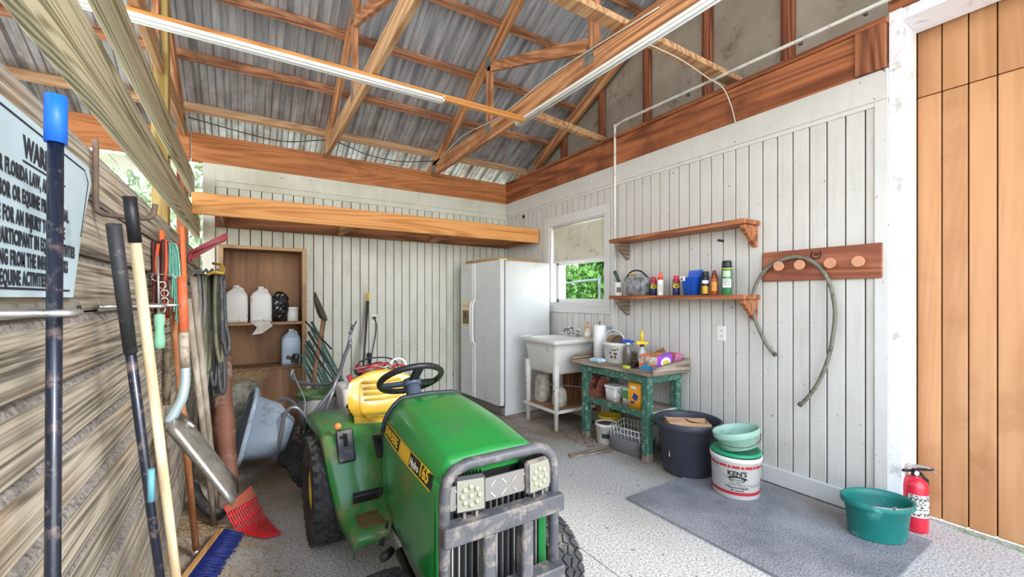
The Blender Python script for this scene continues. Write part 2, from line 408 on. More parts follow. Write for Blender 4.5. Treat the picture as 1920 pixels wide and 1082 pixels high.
# ---- roof trusses
P0, P1 = 5.1, YR
def truss(X, label, m_top, m_bot, ch=.15, web=True):
    t = thing('roof_truss', label, 'truss', (X, P0, 2.92), group='roof trusses'); m_top = rafter
    q = MB(); q.beam((X, P0 + .35, zr(P0 + .35) + .075), (X, P1, zr(P1) + .075), .042, .14); q.build('top_chord', m_top, t, bevel=.004)
    q = MB(); q.box((X - .021, -1.2, 2.885), (X + .021, P0, 2.885 + ch)); q.build('bottom_chord', m_bot, t, bevel=.004)
    q = MB(); q.beam((X, P1, zr(P1) + .075), (X, -1.2, zr(P1) + .075 - .485 * 2.35), .042, .14); q.build('rear_chord', m_top, t, bevel=.004)
    if web:
        x2 = X + .001
        q = MB(); q.box((x2 - .019, 3.60, 2.885 + ch), (x2 + .019, 3.69, zr(3.65) + .02)); q.build('web', rafter_z, t, bevel=.003)
        q = MB(); q.box((x2 - .019, 2.12, 2.885 + ch), (x2 + .019, 2.21, zr(2.2) + .02)); q.build('web', rafter_z, t, bevel=.003)
        q = MB(); q.beam((x2, 3.66, zr(3.66) + .0), (x2, 2.22, 2.93 + ch), .038, .09); q.build('web', webm, t, bevel=.003)
        for yy, zz in ((P0 - .05, 2.95), (3.645, 3.0), (2.2, 3.0), (3.645, zr(3.65) + .03)):
            q = MB(); q.box((X - .0245, yy - .05, zz - .05), (X + .0245, yy + .05, zz + .06))
            q.build('nail_plate', M('galvanised plate', '#9c9a92', .5, .6, dirt='#5f5a50', da=.4), t)
    return t
truss(-1.75, 'roof truss farthest to the left, over the open aisle', pale_y, pale_y)
truss(-.5, 'roof truss above the timber partition on the left', pale_y, pale_y)
truss(.77, 'pale-chorded roof truss in the middle of the roof', redwood, pale_y)
truss(2.05, 'red-brown roof truss whose bottom chord carries a white light fixture', redwood, redwood, .17)
t = thing('gable_truss', 'red-brown rafter lying against the gable wall on the right', 'rafter', (3.34, P0, 2.97))
q = MB(); q.beam((3.38, 4.72, zr(4.72) + .02), (3.38, P1, zr(P1) + .02), .04, .13); q.build('top_chord', rafter, t, bevel=.004)
# ---- purlins
for k, yy in enumerate((5.02, 4.50, 3.95, 3.42, 2.86, 2.30, 1.75)):
    q = MB(); c = Vector((0, yy, zr(yy) + .155)); ang = -math.atan(.485)
    T = Matrix.Translation(c) @ Euler((ang, 0, 0)).to_matrix().to_4x4()
    q.box((-2.6, -.024, -.012), (3.44, .024, .075), T)
    lab = ('lowest roof purlin, a pale board just above the back header beam', 'second roof purlin up from the back header beam', 'third roof purlin up from the back header beam', 'fourth roof purlin up from the back header beam', 'fifth roof purlin up, near the top of the photo', 'sixth roof purlin up, close to the ridge', 'seventh roof purlin up, beside the ridge')[k]
    solo(q, 'roof_purlin', redwood_x if k else W('pale purlin', '#d9b48c', '#b08860', 'X', 20, .6, rough=.7, bp=.4), lab, 'purlin', group='roof purlins', bevel=.004)
# ---- metal roof: trapezoid ribs with flat pans between
def metal():
    m, n, l, b = newmat('galvanised roofing')
    v = coords(n, l, (1, 1, 1), False); vs = coords(n, l, (10, .8, 1), False)
    c = ramp(n, l, noise(n, l, vs, 2.2, 6, .6), [(.30, hexc('#969aa2')), (.5, hexc('#b7bbc1')), (.72, hexc('#dcdee1'))])
    sp = n.new('ShaderNodeSeparateXYZ'); l.new(v, sp.inputs[0])
    yy = n.new('ShaderNodeMapRange'); yy.inputs[1].default_value = 4.1; yy.inputs[2].default_value = 5.5; l.new(sp.outputs['Y'], yy.inputs[0])
    k = ramp(n, l, noise(n, l, v, 7, 8, .7), [(.4, (0, 0, 0)), (.62, (.8,) * 3)])
    mm = n.new('ShaderNodeMath'); mm.operation = 'MULTIPLY'; l.new(yy.outputs[0], mm.inputs[0]); l.new(k, mm.inputs[1])
    c = mix(n, l, mm.outputs[0], c, hexc('#7d6450'))
    l.new(c, b.inputs['Base Color']); b.inputs['Metallic'].default_value = .35; b.inputs['Roughness'].default_value = .3
    bump(n, l, b, noise(n, l, v, 7, 2), .3, .006)
    return m
q = MB(); prof = []; x = -2.7
while x < 3.5:
    prof += [(x, 0), (x + .018, .04), (x + .046, .04), (x + .064, 0), (x + .106, 0), (x + .113, .011), (x + .12, 0), (x + .165, 0), (x + .172, .011), (x + .179, 0)]
    x += .23
rows = [5.75, 5.2, 4.5, 3.5, 2.5, YR, -1.2]
R = []
for yy in rows:
    zz = zr(yy) + .24 if yy >= YR else zr(YR) + .24 - .485 * (YR - yy)
    R.append([(min(px_, 3.47), yy, zz + pz) for px_, pz in prof])
q.rings(R, closed=False, cap0=False, cap1=False, smooth=False)
struct(q, 'ceiling', metal())

# ---- bracing boards and strip lights
one('roof_brace', pine_x, 'fresh orange pine board under the trusses with a strip light along it', 'board', (-1.6, 2.99, 2.835), (2.028, 3.03, 2.88))
q = MB(); q.beam((2.075, 3.04, 2.95), (3.42, 3.34, 3.03), .06, .06); solo(q, 'roof_brace', pale_y, 'greyish brace board between the red-brown truss and the gable', 'board', bevel=.003)
one('roof_brace', pale_y, 'pale flat brace board crossing above the red-brown truss to the gable', 'board', (1.2, 1.87, 3.058), (3.42, 1.97, 3.1))
white_metal = M('white enamel', '#f4f3ee', .3, coat=.3)
tubeglass = M('unlit tube glass', '#f1f3f0', .2)
def fixture(label, p0, p1, up):
    p0 = Vector(p0); p1 = Vector(p1)
    t = thing('strip_light', label, 'light fixture', p0, group='strip lights under the trusses')
    d = (p1 - p0).normalized(); side = d.cross(Vector((0, 0, 1)))
    q = MB(); q.beam(p0, p1, .05, .022); q.build('housing', white_metal, t, bevel=.004)
    for sgn in (-1, 1):
        q = MB(); q.cyl(p0 + d * .02 + side * .014 * sgn - Vector((0, 0, .022)), p1 - d * .02 + side * .014 * sgn - Vector((0, 0, .022)), .0085, seg=8); q.build('tube', tubeglass, t)
    for pp in (p0, p1 - d * .012):
        q = MB(); q.beam(pp, pp + d * .012, .05, .045); q.build('end_cap', white_metal, t)
fixture('unlit white strip light under the fresh orange pine board', (-1.15, 2.975, 2.825), (1.27, 2.975, 2.825), 0)
fixture('unlit white strip light under the red-brown truss chord', (2.04, .72, 2.872), (2.04, 3.13, 2.872), 0)

# ---- loft frame across the back
t = thing('loft_frame', 'orange pine loft frame fixed across the back of the room', 'loft frame', (-.36, 4.36, 2.02))
q = MB(); q.box((-.37, 4.34, 2.02), (3.16, 4.38, 2.2)); q.build('front_joist', pine_x, t, bevel=.004)
q = MB(); q.box((-.25, YB - .045, 2.03), (3.16, YB - .02, 2.2)); q.build('ledger', W('dark ledger', '#9a6238', '#6b3f22', 'X', 18, .6), t, bevel=.004)
cj = W('cross joist wood', '#b58157', '#7a4d2e', 'Y', 20, .6)
for xx in (-.2, .9, 2.0, 3.1):
    q = MB(); q.box((xx, 4.38, 2.03), (xx + .04, YB - .045, 2.17)); q.build('cross_joist', cj, t, bevel=.003)

# ---- stall partition on the left, its boards chamfered along the top
weath = W('weathered board', '#cdc2ae', '#6a6155', 'Y', across=105, along=1.3, rings=300, ringlen=.16, ringamp=.06, contrast=(.35, .60), rough=.85, bp=.8, stain='#b08e6a', sa=.36, var=.22)
q = MB(); z = 1.712; k = 0
while z > .05:
    o = (.0, .006, -.003, .008, .001)[k % 5]
    zb = max(z - .1385, .0); xo = XL + o
    sec = [(XL - .04, zb), (xo - .004, zb), (xo, zb + .006), (xo, z - .020), (xo - .006, z - .008), (xo - .016, z), (XL - .04, z)]
    q.prism([(x_, -1.4, z_) for x_, z_ in sec][::-1], (0, 6.02, 0))
    # the worn top arris is greyer than the face: faces between section points 3-4 and 4-5
    nf = len(sec); base_f = len(q.f) - nf
    for j_, f_ in enumerate(q.f[base_f:]):
        zs_ = [q.v[i_].z for i_ in f_]; xs_ = [q.v[i_].x for i_ in f_]
        if min(zs_) > z - .0205 and max(xs_) - min(xs_) > .005 and max(xs_) > xo - .0065: q.mi[base_f + j_] = 1
    z -= .1425; k += 1
struct(q, 'wall_left', [weath, M('worn arris', '#a39d96', .95, col2='#77706a', vs=60, dirt='#4c4742', da=.4, ds=90, bp=.8, bs=200)])
q = MB(); q.box((XL - .046, -1.4, 0), (XL - .041, 4.62, 1.70)); struct(q, 'wall_left_light_stop', groove)  # thin unseen sheet added so daylight doesn't show through the board gaps
one('partition_rail', green_y, 'lower grey-green timber rail above the partition, running from front to back', 'beam', (-.41, -1.4, 1.905), (-.37, YB - .03, 2.105))
one('partition_rail', green_y, 'upper grey-green timber rail above the partition, running from front to back', 'beam', (-.45, -1.4, 2.32), (-.411, YB - .03, 2.51))
one('partition_post', green_z, 'square olive-tinted post standing behind the two partition rails', 'post', (-.545, 3.785, 0), (-.452, 3.88, 3.7))
one('corner_post', stud_z, 'brown corner post at the left end of the back wall', 'post', (-.545, YB - .1, 0), (-.46, YB - .021, 2.66))
# what stands across the aisle: a far post, the outer plate and trees
sof2 = MB()
for i in range(18): sof2.box((-2.6 + i * .12, YB + .05, 2.63), (-2.49 + i * .12, YB + .55, 2.645))
struct(sof2, 'ceiling_soffit', wall_white_b)

# ---- yard outside: shrubs seen through the window and beyond the aisle
leafm = M('green leaves', '#6a9a34', .6, col2='#2f5f1e', vs=5)  # two leaf greens mixed by noise
leafp = M('glare-paled leaves', '#a9b596', .7, col2='#7d8f66', vs=5)  # outdoor glare is put into this leaf colour as paleness
def bush(name, c, r, n, m, label, cat, size=.1, trunk=None):
    t = thing(name, label, cat, (c[0], c[1], -.1))
    q = MB()
    for i in range(n):
        u = Vector((random.gauss(0, 1), random.gauss(0, 1), random.gauss(0, 1))).normalized() * (random.random() ** .4)
        p = Vector(c) + Vector((u.x * r[0], u.y * r[1], u.z * r[2]))
        a = Euler((random.uniform(0, 6), random.uniform(0, 6), random.uniform(0, 6))).to_matrix().to_4x4()
        s = size * random.uniform(.6, 1.4)
        q.add([(-s, 0, 0), (0, -s * .45, .1 * s), (s, 0, 0), (0, s * .45, .1 * s)], [(0, 1, 2, 3)], False, Matrix.Translation(p) @ a)
    fo = q.build('foliage', m, t); fo['kind'] = 'stuff'
    q = MB()
    q.cyl((c[0], c[1], -.105), (c[0], c[1], c[2]), .09, .05, 10)
    for i in range(5):
        an = i * 1.3; q.cyl((c[0], c[1], c[2] - r[2] * .5), (c[0] + math.cos(an) * r[0] * .6, c[1] + math.sin(an) * r[1] * .6, c[2] + r[2] * .4), .035, .012, 6)
    q.build('trunk', M('bark', '#6d5b48', .9), t)
bush('garden_tree', (9.6, 7.2, 2.5), (1.7, 3.2, 2.5), 15000, leafm, 'bright green leafy tree outside the window, behind the gate', 'tree', .13)
bush('garden_shrub', (7.2, 4.6, .9), (.75, 1.3, 1.3), 5000, leafm, 'low green shrub outside the window, right of the gate', 'shrub', .09)
bush('garden_shrub', (7.3, 8.6, .9), (.75, 1.6, 1.3), 5000, leafm, 'low green shrub outside the window, left of the gate', 'shrub', .09)
bush('yard_tree', (-2.2, 11.5, 2.5), (3.2, 1.6, 2.5), 5200, leafp, 'pale grey-green tree seen past the end of the open aisle', 'tree', .12)
gt = thing('pipe_gate', 'grey tubular yard gate seen through the window', 'gate', (6.2, 6.9, -.1))
pm = M('gate pipe', '#6f7573', .5, .4)
q = MB(); q.tube([(6.2, 6.4, -.1), (6.2, 6.4, 1.60), (6.2, 6.48, 1.70), (6.2, 7.4, 1.66), (6.2, 7.5, 1.56), (6.2, 7.5, -.1)], .025, 8, smooth_path=3); q.build('frame', pm, gt)
for zz in (.35, .75, 1.1):
    q = MB(); q.cyl((6.2, 6.4, zz), (6.2, 7.5, zz), .018, seg=8); q.build('rail', pm, gt)

# ---- window
win = MB()
tw = .085
win.box((XR - .016, WY0 - tw, WZ0 - tw), (XR, WY1 + tw, WZ0)); win.box((XR - .016, WY0 - tw, WZ1), (XR, WY1 + tw, WZ1 + tw * 1.2))
win.box((XR - .016, WY0 - tw, WZ0), (XR, WY0, WZ1)); win.box((XR - .016, WY1, WZ0), (XR, WY1 + tw, WZ1))
w1 = struct(win, 'window_1', trim_white, bevel=.003)
q = MB(); x0, x1 = XR + .001, XR + .238; e = .014
q.box((x0, WY0, WZ0), (x1, WY0 + e, WZ1)); q.box((x0, WY1 - e, WZ0), (x1, WY1, WZ1)); q.box((x0, WY0 + e, WZ0), (x1, WY1 - e, WZ0 + .03)); q.box((x0, WY0 + e, WZ1 - e), (x1, WY1 - e, WZ1))
q.build('window_jamb', trim_white, w1)
q = MB(); a0, a1, b0, b1 = WY0 + .014, WY1 - .014, WZ0 + .03, WZ1 - .014; fx = XR + .1; mz = 1.74; e = .035
for lo, hi in (((a0, b0), (a1, b0 + e + .01)), ((a0, b1 - e), (a1, b1)), ((a0, mz - e / 2), (a1, mz + e / 2)), ((a0, b0), (a0 + e, b1)), ((a1 - e, b0), (a1, b1))):
    q.box((fx, lo[0], lo[1]), (fx + .035, hi[0], hi[1]))
fr = q.build('window_frame', trim_white, w1, bevel=.003)
glass = M('window glass', '#ffffff', .02, trans=1); glass.node_tree.nodes['Principled BSDF'].inputs['IOR'].default_value = 1.02
q = MB(); q.box((fx + .015, a0 + .02, b0 + .02), (fx + .018, a1 - .02, b1 - .02)); q.build('window_pane', glass, w1)
sh = thing('window_shade', 'cream roller shade pulled over the upper half of the window', 'window shade', (XR + .03, WY0 + .05, 1.75))
shm = M('shade cloth', '#d9d6c4', .8, col2='#c8c3ad', vs=3, dirt='#9a917c', da=.28, ds=8)
q = MB(); q.rings([[(XR + .03, WY0 + .022, zz), (XR + .03, WY1 - .035, zz), (XR + .032, WY1 - .035, zz), (XR + .032, WY0 + .022, zz)] for zz in (1.765, 1.9, 2.0, 2.17)], smooth=False); q.build('cloth', shm, sh)
q = MB(); q.cyl((XR + .035, WY0 + .018, 2.172), (XR + .035, WY1 - .03, 2.172), .012, seg=10); q.build('roller', white_metal, sh)
q = MB(); q.box((XR + .024, WY0 + .02, 1.748), (XR + .036, WY1 - .032, 1.77)); q.build('bottom_bar', trim_white, sh)

# ---- pipe with elbow
q = MB(); q.tube([(XR - .03, 3.03, 1.45), (XR - .03, 3.03, 2.6), (XR - .03, 3.03, 3.03), (XR - .03, 3.025, 3.05), (XR - .03, 3.01, 3.055), (XR - .055, 2.9, 3.055), (XR - .06, .2, 3.03), (XR - .06, -1.0, 3.03)], .0125, 8)
t = thing('conduit_pipe', 'white pipe running along the plate beam and down beside the window', 'pipe', (XR - .03, 3.03, 1.45))
q.build('pipe', M('old white pipe', '#e6e2d8', .45, dirt='#9d9484', da=.35, ds=12), t)
q = MB(); q.sphere((XR - .03, 3.03, 3.053), .022, 10); q.build('elbow', M('elbow', '#ddd8ca', .5, dirt='#8d8474', da=.45, ds=30), t)
for yy in (2.2, 1.35, 1.0):
    q = MB(); q.box((XR - .052, yy - .01, 3.02), (XR - .02, yy + .01, 3.07)); q.build('strap', M('strap metal', '#8b8983', .5, .7), t)
# outlet plates
def outlet(c, axis, label):
    c = Vector(c); t = thing('wall_outlet', label, 'outlet', c)
    q = MB(); w = M('outlet plastic', '#ecebe4', .4)
    if axis == 'X': q.box((c.x - .006, c.y - .036, c.z - .058), (c.x, c.y + .036, c.z + .058))
    else: q.box((c.x - .036, c.y - .006, c.z - .058), (c.x + .036, c.y, c.z + .058))
    q.build('plate', w, t, bevel=.003)
    for s in (-.022, .022):
        q = MB()
        for k in (-.007, .007):
            if axis == 'X': q.box((c.x - .0075, c.y + k - .0015, c.z + s - .006), (c.x - .005, c.y + k + .0015, c.z + s + .006))
            else: q.box((c.x + k - .0015, c.y - .0075, c.z + s - .006), (c.x + k + .0015, c.y - .005, c.z + s + .006))
        q.build('socket', M('socket black', '#2b2a28', .5), t)
outlet((XR, 1.924, 1.043), 'X', 'white double outlet on the right wall between the shelf and the hose')
outlet((1.315, YB, 1.07), 'Y', 'white outlet on the back wall with a black cord plugged in')
# ================================================================ THE LAWN TRACTOR (faces -Y, towards the doorway)
CX = .73
T_ = thing('lawn_tractor', 'green lawn tractor with yellow seat, black brush guard and two square work lights', 'lawn tractor', (CX, 2.0, 0))
green = M('tractor green paint', '#1f8a3b', .28, col2='#237f3a', vs=3, dirt='#3c7a45', da=.3, ds=5, coat=.5)
green_d = M('dusty green paint', '#2a7a35', .4, col2='#4c8a4e', vs=2.5, dirt='#7c7a52', da=.4, ds=5, coat=.2)
blk = M('satin black', '#1b1b1d', .45, dirt='#5a544b', da=.32, ds=9)
gun = M('worn grey guard paint', '#4a4b50', .5, col2='#5c5c60', vs=9, dirt='#8d837a', da=.42, ds=14, bp=.2, bs=120)
rubber = M('tyre rubber', '#26262a', .75, col2='#3b3a3b', vs=12, dirt='#6d675f', da=.33, ds=10)
yel = M('yellow vinyl', '#cda733', .38, dirt='#8f6f2c', da=.4, ds=4, coat=.2)
chrome = M('dull chrome', '#c9c9c6', .3, .8, dirt='#8b857b', da=.3)
black_plastic = M('black plastic', '#222123', .4, dirt='#6b645b', da=.3, ds=14)

HR = [(0.200, .40), (.210, .50), (.214, .62), (.212, .73), (.203, .785), (.170, .835), (.136, .863), (.122, .869), (0, .876)]
HF = [(0.215, .31), (.222, .45), (.222, .60), (.218, .69), (.207, .742), (.181, .769), (.160, .784), (.150, .788), (0, .794)]
HY0, HY1 = 1.86, 1.285
def hood_pt(y, s, side=-1, off=0):
    """point of the hood skin: y along it, s = how far up the side (0 bottom .. 8 middle of the top)"""
    t = (HY0 - y) / (HY0 - HY1); i = min(int(s), 7); u = s - i
    t2 = min(max(t, 0), 1.08)
    w = []
    for P in (HR, HF):
        w.append((P[i][0] + (P[i + 1][0] - P[i][0]) * u, P[i][1] + (P[i + 1][1] - P[i][1]) * u))
    hw = w[0][0] + (w[1][0] - w[0][0]) * t2 + .010 * math.sin(PI * min(max(t, 0), 1)); zz = w[0][1] + (w[1][1] - w[0][1]) * t2 + .012 * math.sin(PI * min(max(t, 0), 1)) * (s / 8)
    return Vector((CX + side * (hw + off), y, zz))
q = MB(); R = []
S = [k / 3 for k in range(25)]
S = [0, .5, 1, 1.5, 2, 2.5, 3, 3.5, 3.9, 4.3, 4.8, 5.2, 5.6, 5.85, 6, 6.1, 6.3, 6.8, 7.0, 7.5, 8]
ys = [1.90, 1.875, 1.86, 1.78, 1.7, 1.6, 1.5, 1.42, 1.35, 1.31, 1.295]
for y in ys:
    left = [hood_pt(y, s) for s in S]; right = [hood_pt(y, s, 1) for s in S[:-1]][::-1]
    r = left + right
    if y > 1.865: r = [Vector((CX + (p.x - CX) * .97, p.y, p.z - (.006 if y < 1.88 else .02))) for p in r]
    R.append(r)
# nose: the top breaks down over a short bright bevel
base = R[-1]
for dy, dz, cz in ((-.004, 0, .786), (-.03, .035, .766), (-.036, .05, .755), (-.040, .05, .735)):
    R.append([Vector((CX + (p.x - CX) * (.998 + dy * .4), p.y + dy * (1 if p.z > .70 else .6), min(p.z, cz - .25 * abs(p.x - CX) ** 2))) for p in base])
q.rings(R, True, False, False)
hood = q.build('hood', green, T_)
# rear lip of the hood
q = MB(); q.tube([hood_pt(1.885, s) + Vector((0, 0, -.003)) for s in S[6:]] + [hood_pt(1.885, s, 1) + Vector((0, 0, -.003)) for s in S[6:-1]][::-1], .011, 8); q.build('hood_lip', M('navy rubber trim', '#252a38', .5), T_)
# decal strip down both sides with its lettering
yelp = M('decal yellow', '#f2c62c', .4); decb = M('decal black', '#201f1d', .4, dirt='#5a5440', da=.3); cream = M('decal cream', '#f1ecd8', .4)
for side in (-1, 1):
    q = MB(); n = 20
    def strip(q, y0, y1, s0, s1, off):
        rr = []
        for k in range(n + 1):
            y = y0 + (y1 - y0) * k / n
            rr.append([hood_pt(y, s0, side, off), hood_pt(y, (s0 + s1) / 2, side, off), hood_pt(y, s1, side, off)])
        q.rings(rr, False, False, False)
    strip(q, 1.85, 1.30, 3.0, 3.95, .0015); dec = q.build('decal_strip', decb, T_)
    q = MB(); strip(q, 1.845, 1.305, 2.94, 3.02, .0018); strip(q, 1.845, 1.305, 3.93, 4.0, .0018); strip(q, 1.62, 1.50, 3.05, 3.9, .002); q.build('yellow_band', yelp, dec)
    if side == -1:
        def dfn(y0):
            return lambda x, y, z: hood_pt(y0 - x, 3.2 + y / .052, -1, .0028 + z)
    else:
        def dfn(y0):
            return lambda x, y, z: hood_pt(y0 + x, 3.2 + y / .052, 1, .0028 + z)
    a, b_, c_ = (1.835, 1.49, 1.405) if side == -1 else (1.325, 1.41, 1.49)
    if side == -1:
        q = MB(); q.text('JOHN DEERE', .043, dfn(1.84), align='LEFT', xs=.80, bold=.001); q.build('lettering', yelp, dec)
        q = MB(); q.text('Hydro', .034, dfn(1.492), xs=.92, bold=.0006); q.build('lettering', cream, dec)
        q = MB(); q.text('165', .056, dfn(1.405), xs=.95, bold=.0018); q.build('lettering', yelp, dec)
# grille
q = MB(); q.box((CX - .185, 1.262, .31), (CX + .185, 1.29, .735)); gr = q.build('grille', M('grille black', '#121214', .5), T_)
for k in range(15):
    x = CX - .165 + k * .0236
    q = MB(); q.box((x - .0025, 1.248, .32), (x + .0025, 1.262, .70)); q.build('grille_slat', chrome, gr)
for sx in (-1, 1):
    q = MB(); q.box((CX + sx * .2 - .015, 1.25, .30), (CX + sx * .2 + .015, 1.30, .73)); q.build('grille_surround', M('bright green', '#2fae57', .35, coat=.3), T_, bevel=.006)
q = MB(); q.box((CX - .2, 1.245, .735), (CX + .2, 1.30, .755)); q.build('nose_cap', green, T_, bevel=.008)
q = MB(); q.box((CX - .2, 1.20, .66), (CX + .2, 1.206, .735)); tp = q.build('tread_plate', M('tread plate aluminium', '#85837f', .45, .4, dirt='#8b8379', da=.3), T_)
q = MB()
for i in range(9):
    for j in range(2):
        q.cbox((CX - .17 + i * .042, 1.199, .678 + j * .036), (.026, .003, .005), (0, PI / 4 if (i + j) % 2 else -PI / 4, 0))
q.build('tread_pattern', chrome, tp)
# brush guard
GY = 1.205
q = MB(); q.tube([(.518, GY, .12), (.518, GY, .5), (.518, GY, .715), (.528, GY, .757), (.552, GY, .783), (.595, GY, .795), (.73, GY, .795), (.865, GY, .795), (.905, GY, .783), (.93, GY, .757), (.941, GY, .715), (.941, GY, .5), (.941, GY, .12)], .0185, 12)
gd = q.build('brush_guard', gun, T_)
for nm, lo, hi in (('crossbar', (.50, GY - .045, .568), (.958, GY + .012, .628)), ('crossbar', (.50, GY - .05, .325), (.958, GY + .014, .378)), ('upright', (.636, GY - .042, .378), (.68, GY + .004, .568)), ('upright', (.782, GY - .042, .378), (.826, GY + .004, .568)), ('crossbar', (.50, GY - .05, .14), (.958, GY + .014, .18)), ('upright', (.636, GY - .042, .18), (.68, GY + .004, .325)), ('upright', (.782, GY - .042, .18), (.826, GY + .004, .325))):
    q = MB(); q.box(lo, hi); q.build(nm, gun, gd, bevel=.005)
for sx in (-1, 1):
    q = MB(); q.beam((CX + sx * .15, GY, .25), (CX + sx * .15, 1.5, .30), .03, .05); q.build('bracket', blk, gd)
# work lights
lensm = M('light lens', '#8d8c80', .12, coat=.5); led = M('led reflector', '#b0ae93', .2, coat=.6)
for k, (x, a) in enumerate(((.602, -.20), (.864, .10))):
    T = Matrix.Translation((x, GY - .005, .70)) @ Euler((-.04, 0, a)).to_matrix().to_4x4()
    q = MB(); q.box((-.052, -.012, -.056), (.052, .016, .058), T)
    wl_ = q.build('work_light', M('light housing', '#3f3f42', .45, dirt='#8a827a', da=.4), T_, bevel=.01)
    q = MB()
    for j in range(9): q.box((-.048 + j * .0115, .016, -.045), (-.044 + j * .0115, .04, .058), T)
    q.build('cooling_fin', blk, wl_)
    q = MB(); q.box((-.044, -.0145, -.047), (.044, -.0118, .05), T); ln = q.build('lens', lensm, wl_, bevel=.006)
    q = MB()
    for r_, cnt in ((.028, 8), (0, 1)):
        for j in range(cnt):
            an = 2 * PI * j / cnt; c = T @ Vector((r_ * math.cos(an), -.0145, r_ * math.sin(an))); q.sphere(c, .0085, 8)
    for j in range(13): q.box((-.043 + j * .0072, -.0155, -.043), (-.0423 + j * .0072, -.0145, .043), T)
    q.build('led_cluster', led, wl_)
    q = MB()
    for j in (-.022, .018): q.box((j, -.004, -.075), (j + .008, .02, -.05), T)
    q.box((-.03, -.012, -.078), (.03, .02, -.072), T); q.build('mount', gun, wl_)
# chassis and engine block under the hood
q = MB(); q.box((CX - .13, 1.25, .20), (CX + .13, 2.75, .31)); q.box((CX - .17, 1.32, .30), (CX + .17, 1.8, .6)); q.build('chassis', blk, T_, bevel=.01)
q = MB(); q.box((CX - .37, 1.44, .17), (CX + .37, 1.49, .225)); q.cyl((CX - .18, 1.5, .2), (CX - .18, 1.75, .26), .02); q.build('front_axle', blk, T_, bevel=.006)
# belly: mower lift brackets seen below the footrest
q = MB(); q.tube([(.60, 1.98, .33), (.55, 1.96, .24), (.52, 1.93, .2)], .012); q.build('lift_linkage', blk, T_)
q = MB(); q.tube([(.50, 1.70, .30), (.48, 1.68, .3), (.455, 1.67, .30)], .018); q.build('lift_pin', blk, T_)
# wheels
def wheel(c, R_, w, rows, label_rim, nm='wheel', parent=T_, rot=0, lug=.008, rim='#e6c43a'):
    c = Vector(c); T = Matrix.Translation(c) @ Matrix.Rotation(rot, 4, 'Z') @ Matrix.Rotation(PI / 2, 4, 'Y')
    h = w / 2; ri = R_ * (.42 if w > .18 else .52)
    prof = [(ri, -h * .8), (ri * 1.12, -h * .95), (R_ * .8, -h), (R_ * .93, -h * .93), (R_ * .985, -h * .75), (R_, -h * .4), (R_ * 1.004, 0), (R_, h * .4), (R_ * .985, h * .75), (R_ * .93, h * .93), (R_ * .8, h), (ri * 1.12, h * .95), (ri, h * .8)]
    q = MB(); q.lathe(prof, (0, 0, 0), 48, T=T, cap0=False, cap1=False); ty = q.build(nm, rubber, parent)
    q = MB(); cnt = rows[0]
    for a in range(cnt):
        for j in range(rows[1]):
            xx = (j - (rows[1] - 1) / 2) * (w * .94 / rows[1]); an = 2 * PI * (a + (.5 if j % 2 else 0)) / cnt
            rr = R_ * (1.0 - .05 * (abs(xx) / h) ** 3)
            B = T @ Matrix.Rotation(an, 4, 'Z') @ Matrix.Translation((rr, 0, xx)) @ Matrix.Rotation(.5 if j % 2 else -.5, 4, 'X')
            q.box((-.004, -PI * R_ / cnt * .72, -w / rows[1] * .34), (lug, PI * R_ / cnt * .72, w / rows[1] * .34), B)
    # shoulder bars down to the sidewall
    for a in range(cnt):
        for sg in (-1, 1):
            B = T @ Matrix.Rotation(2 * PI * a / cnt, 4, 'Z')
            q.box((R_ * .9, -PI * R_ / cnt * .5, sg * h * .93 - .006), (R_ * .985, PI * R_ / cnt * .5, sg * h * .93 + .006), B)
    q.build('tread', rubber, ty)
    q = MB(); q.lathe([(ri * 1.03, -h * .82), (ri * .98, -h * .7), (ri * .9, -h * .35), (ri * .45, -h * .2), (ri * .3, -h * .35), (.001, -h * .35)], (0, 0, 0), 28, T=T, cap0=False)
    q.lathe([(ri * 1.03, h * .82), (ri * .98, h * .7), (ri * .9, h * .35), (ri * .45, h * .2), (ri * .3, h * .35), (.001, h * .35)][::-1], (0, 0, 0), 28, T=T, cap1=False)
    q.build('rim', M(label_rim, rim, .4, dirt='#8c8267', da=.35), ty)
    return ty
wheel((.385, 2.51, .285), .278, .2, (30, 6), 'yellow rim')
wheel((1.075, 2.51, .285), .278, .2, (30, 6), 'yellow rim')
wheel((.40, 1.41, .19), .184, .14, (26, 4), 'yellow rim', rot=.06)
wheel((1.09, 1.47, .19), .184, .14, (26, 4), 'yellow rim', rot=.06)
# fender deck and footrests, one pressed sheet
rowsD = [(2.99, .48, .405), (2.96, .57, .405), (2.9, .60, .405), (2.6, .622, .402), (2.40, .618, .398), (2.345, .60, .396), (2.30, .56, .392), (2.25, .47, .382), (2.20, .37, .365), (2.165, .30, .352), (2.12, .272, .342), (1.97, .262, .325), (1.945, .25, .322), (1.94, .215, .322)]
cols = (-1, -.985, -.93, -.7, -.52, -.44, -.40, -.25, 0, .25, .40, .44, .52, .7, .93, .985, 1)
R = []
for y, z, hw in rowsD:
    r = []
    for c in cols:
        zz = z
        tun = .55 - max(0, (2.2 - y)) * .12
        if abs(c) < .43: zz = max(z, tun)
        elif abs(c) < .5: zz = max(z, (z + tun) / 2 if z < tun else z)
        if abs(c) > .99: zz -= .05
        elif abs(c) > .97: zz -= .012
        r.append(Vector((CX + c * hw, y, zz)))
    R.append(r)
q = MB(); q.rings(R, closed=False, cap0=False, cap1=False); q.build('fender_deck', green_d, T_, solid=.005)
q = MB(); q.box((.445, 1.99, .267), (.56, 2.12, .2755)); pd = q.build('foot_pad', M('dirty foot pad', '#7a6436', .9, dirt='#4e4a30', da=.45, ds=20, bp=.8, bs=200), T_)
q = MB(); q.box((.90, 1.99, .267), (1.015, 2.12, .2755)); q.build('foot_pad', MATS['dirty foot pad'], T_)
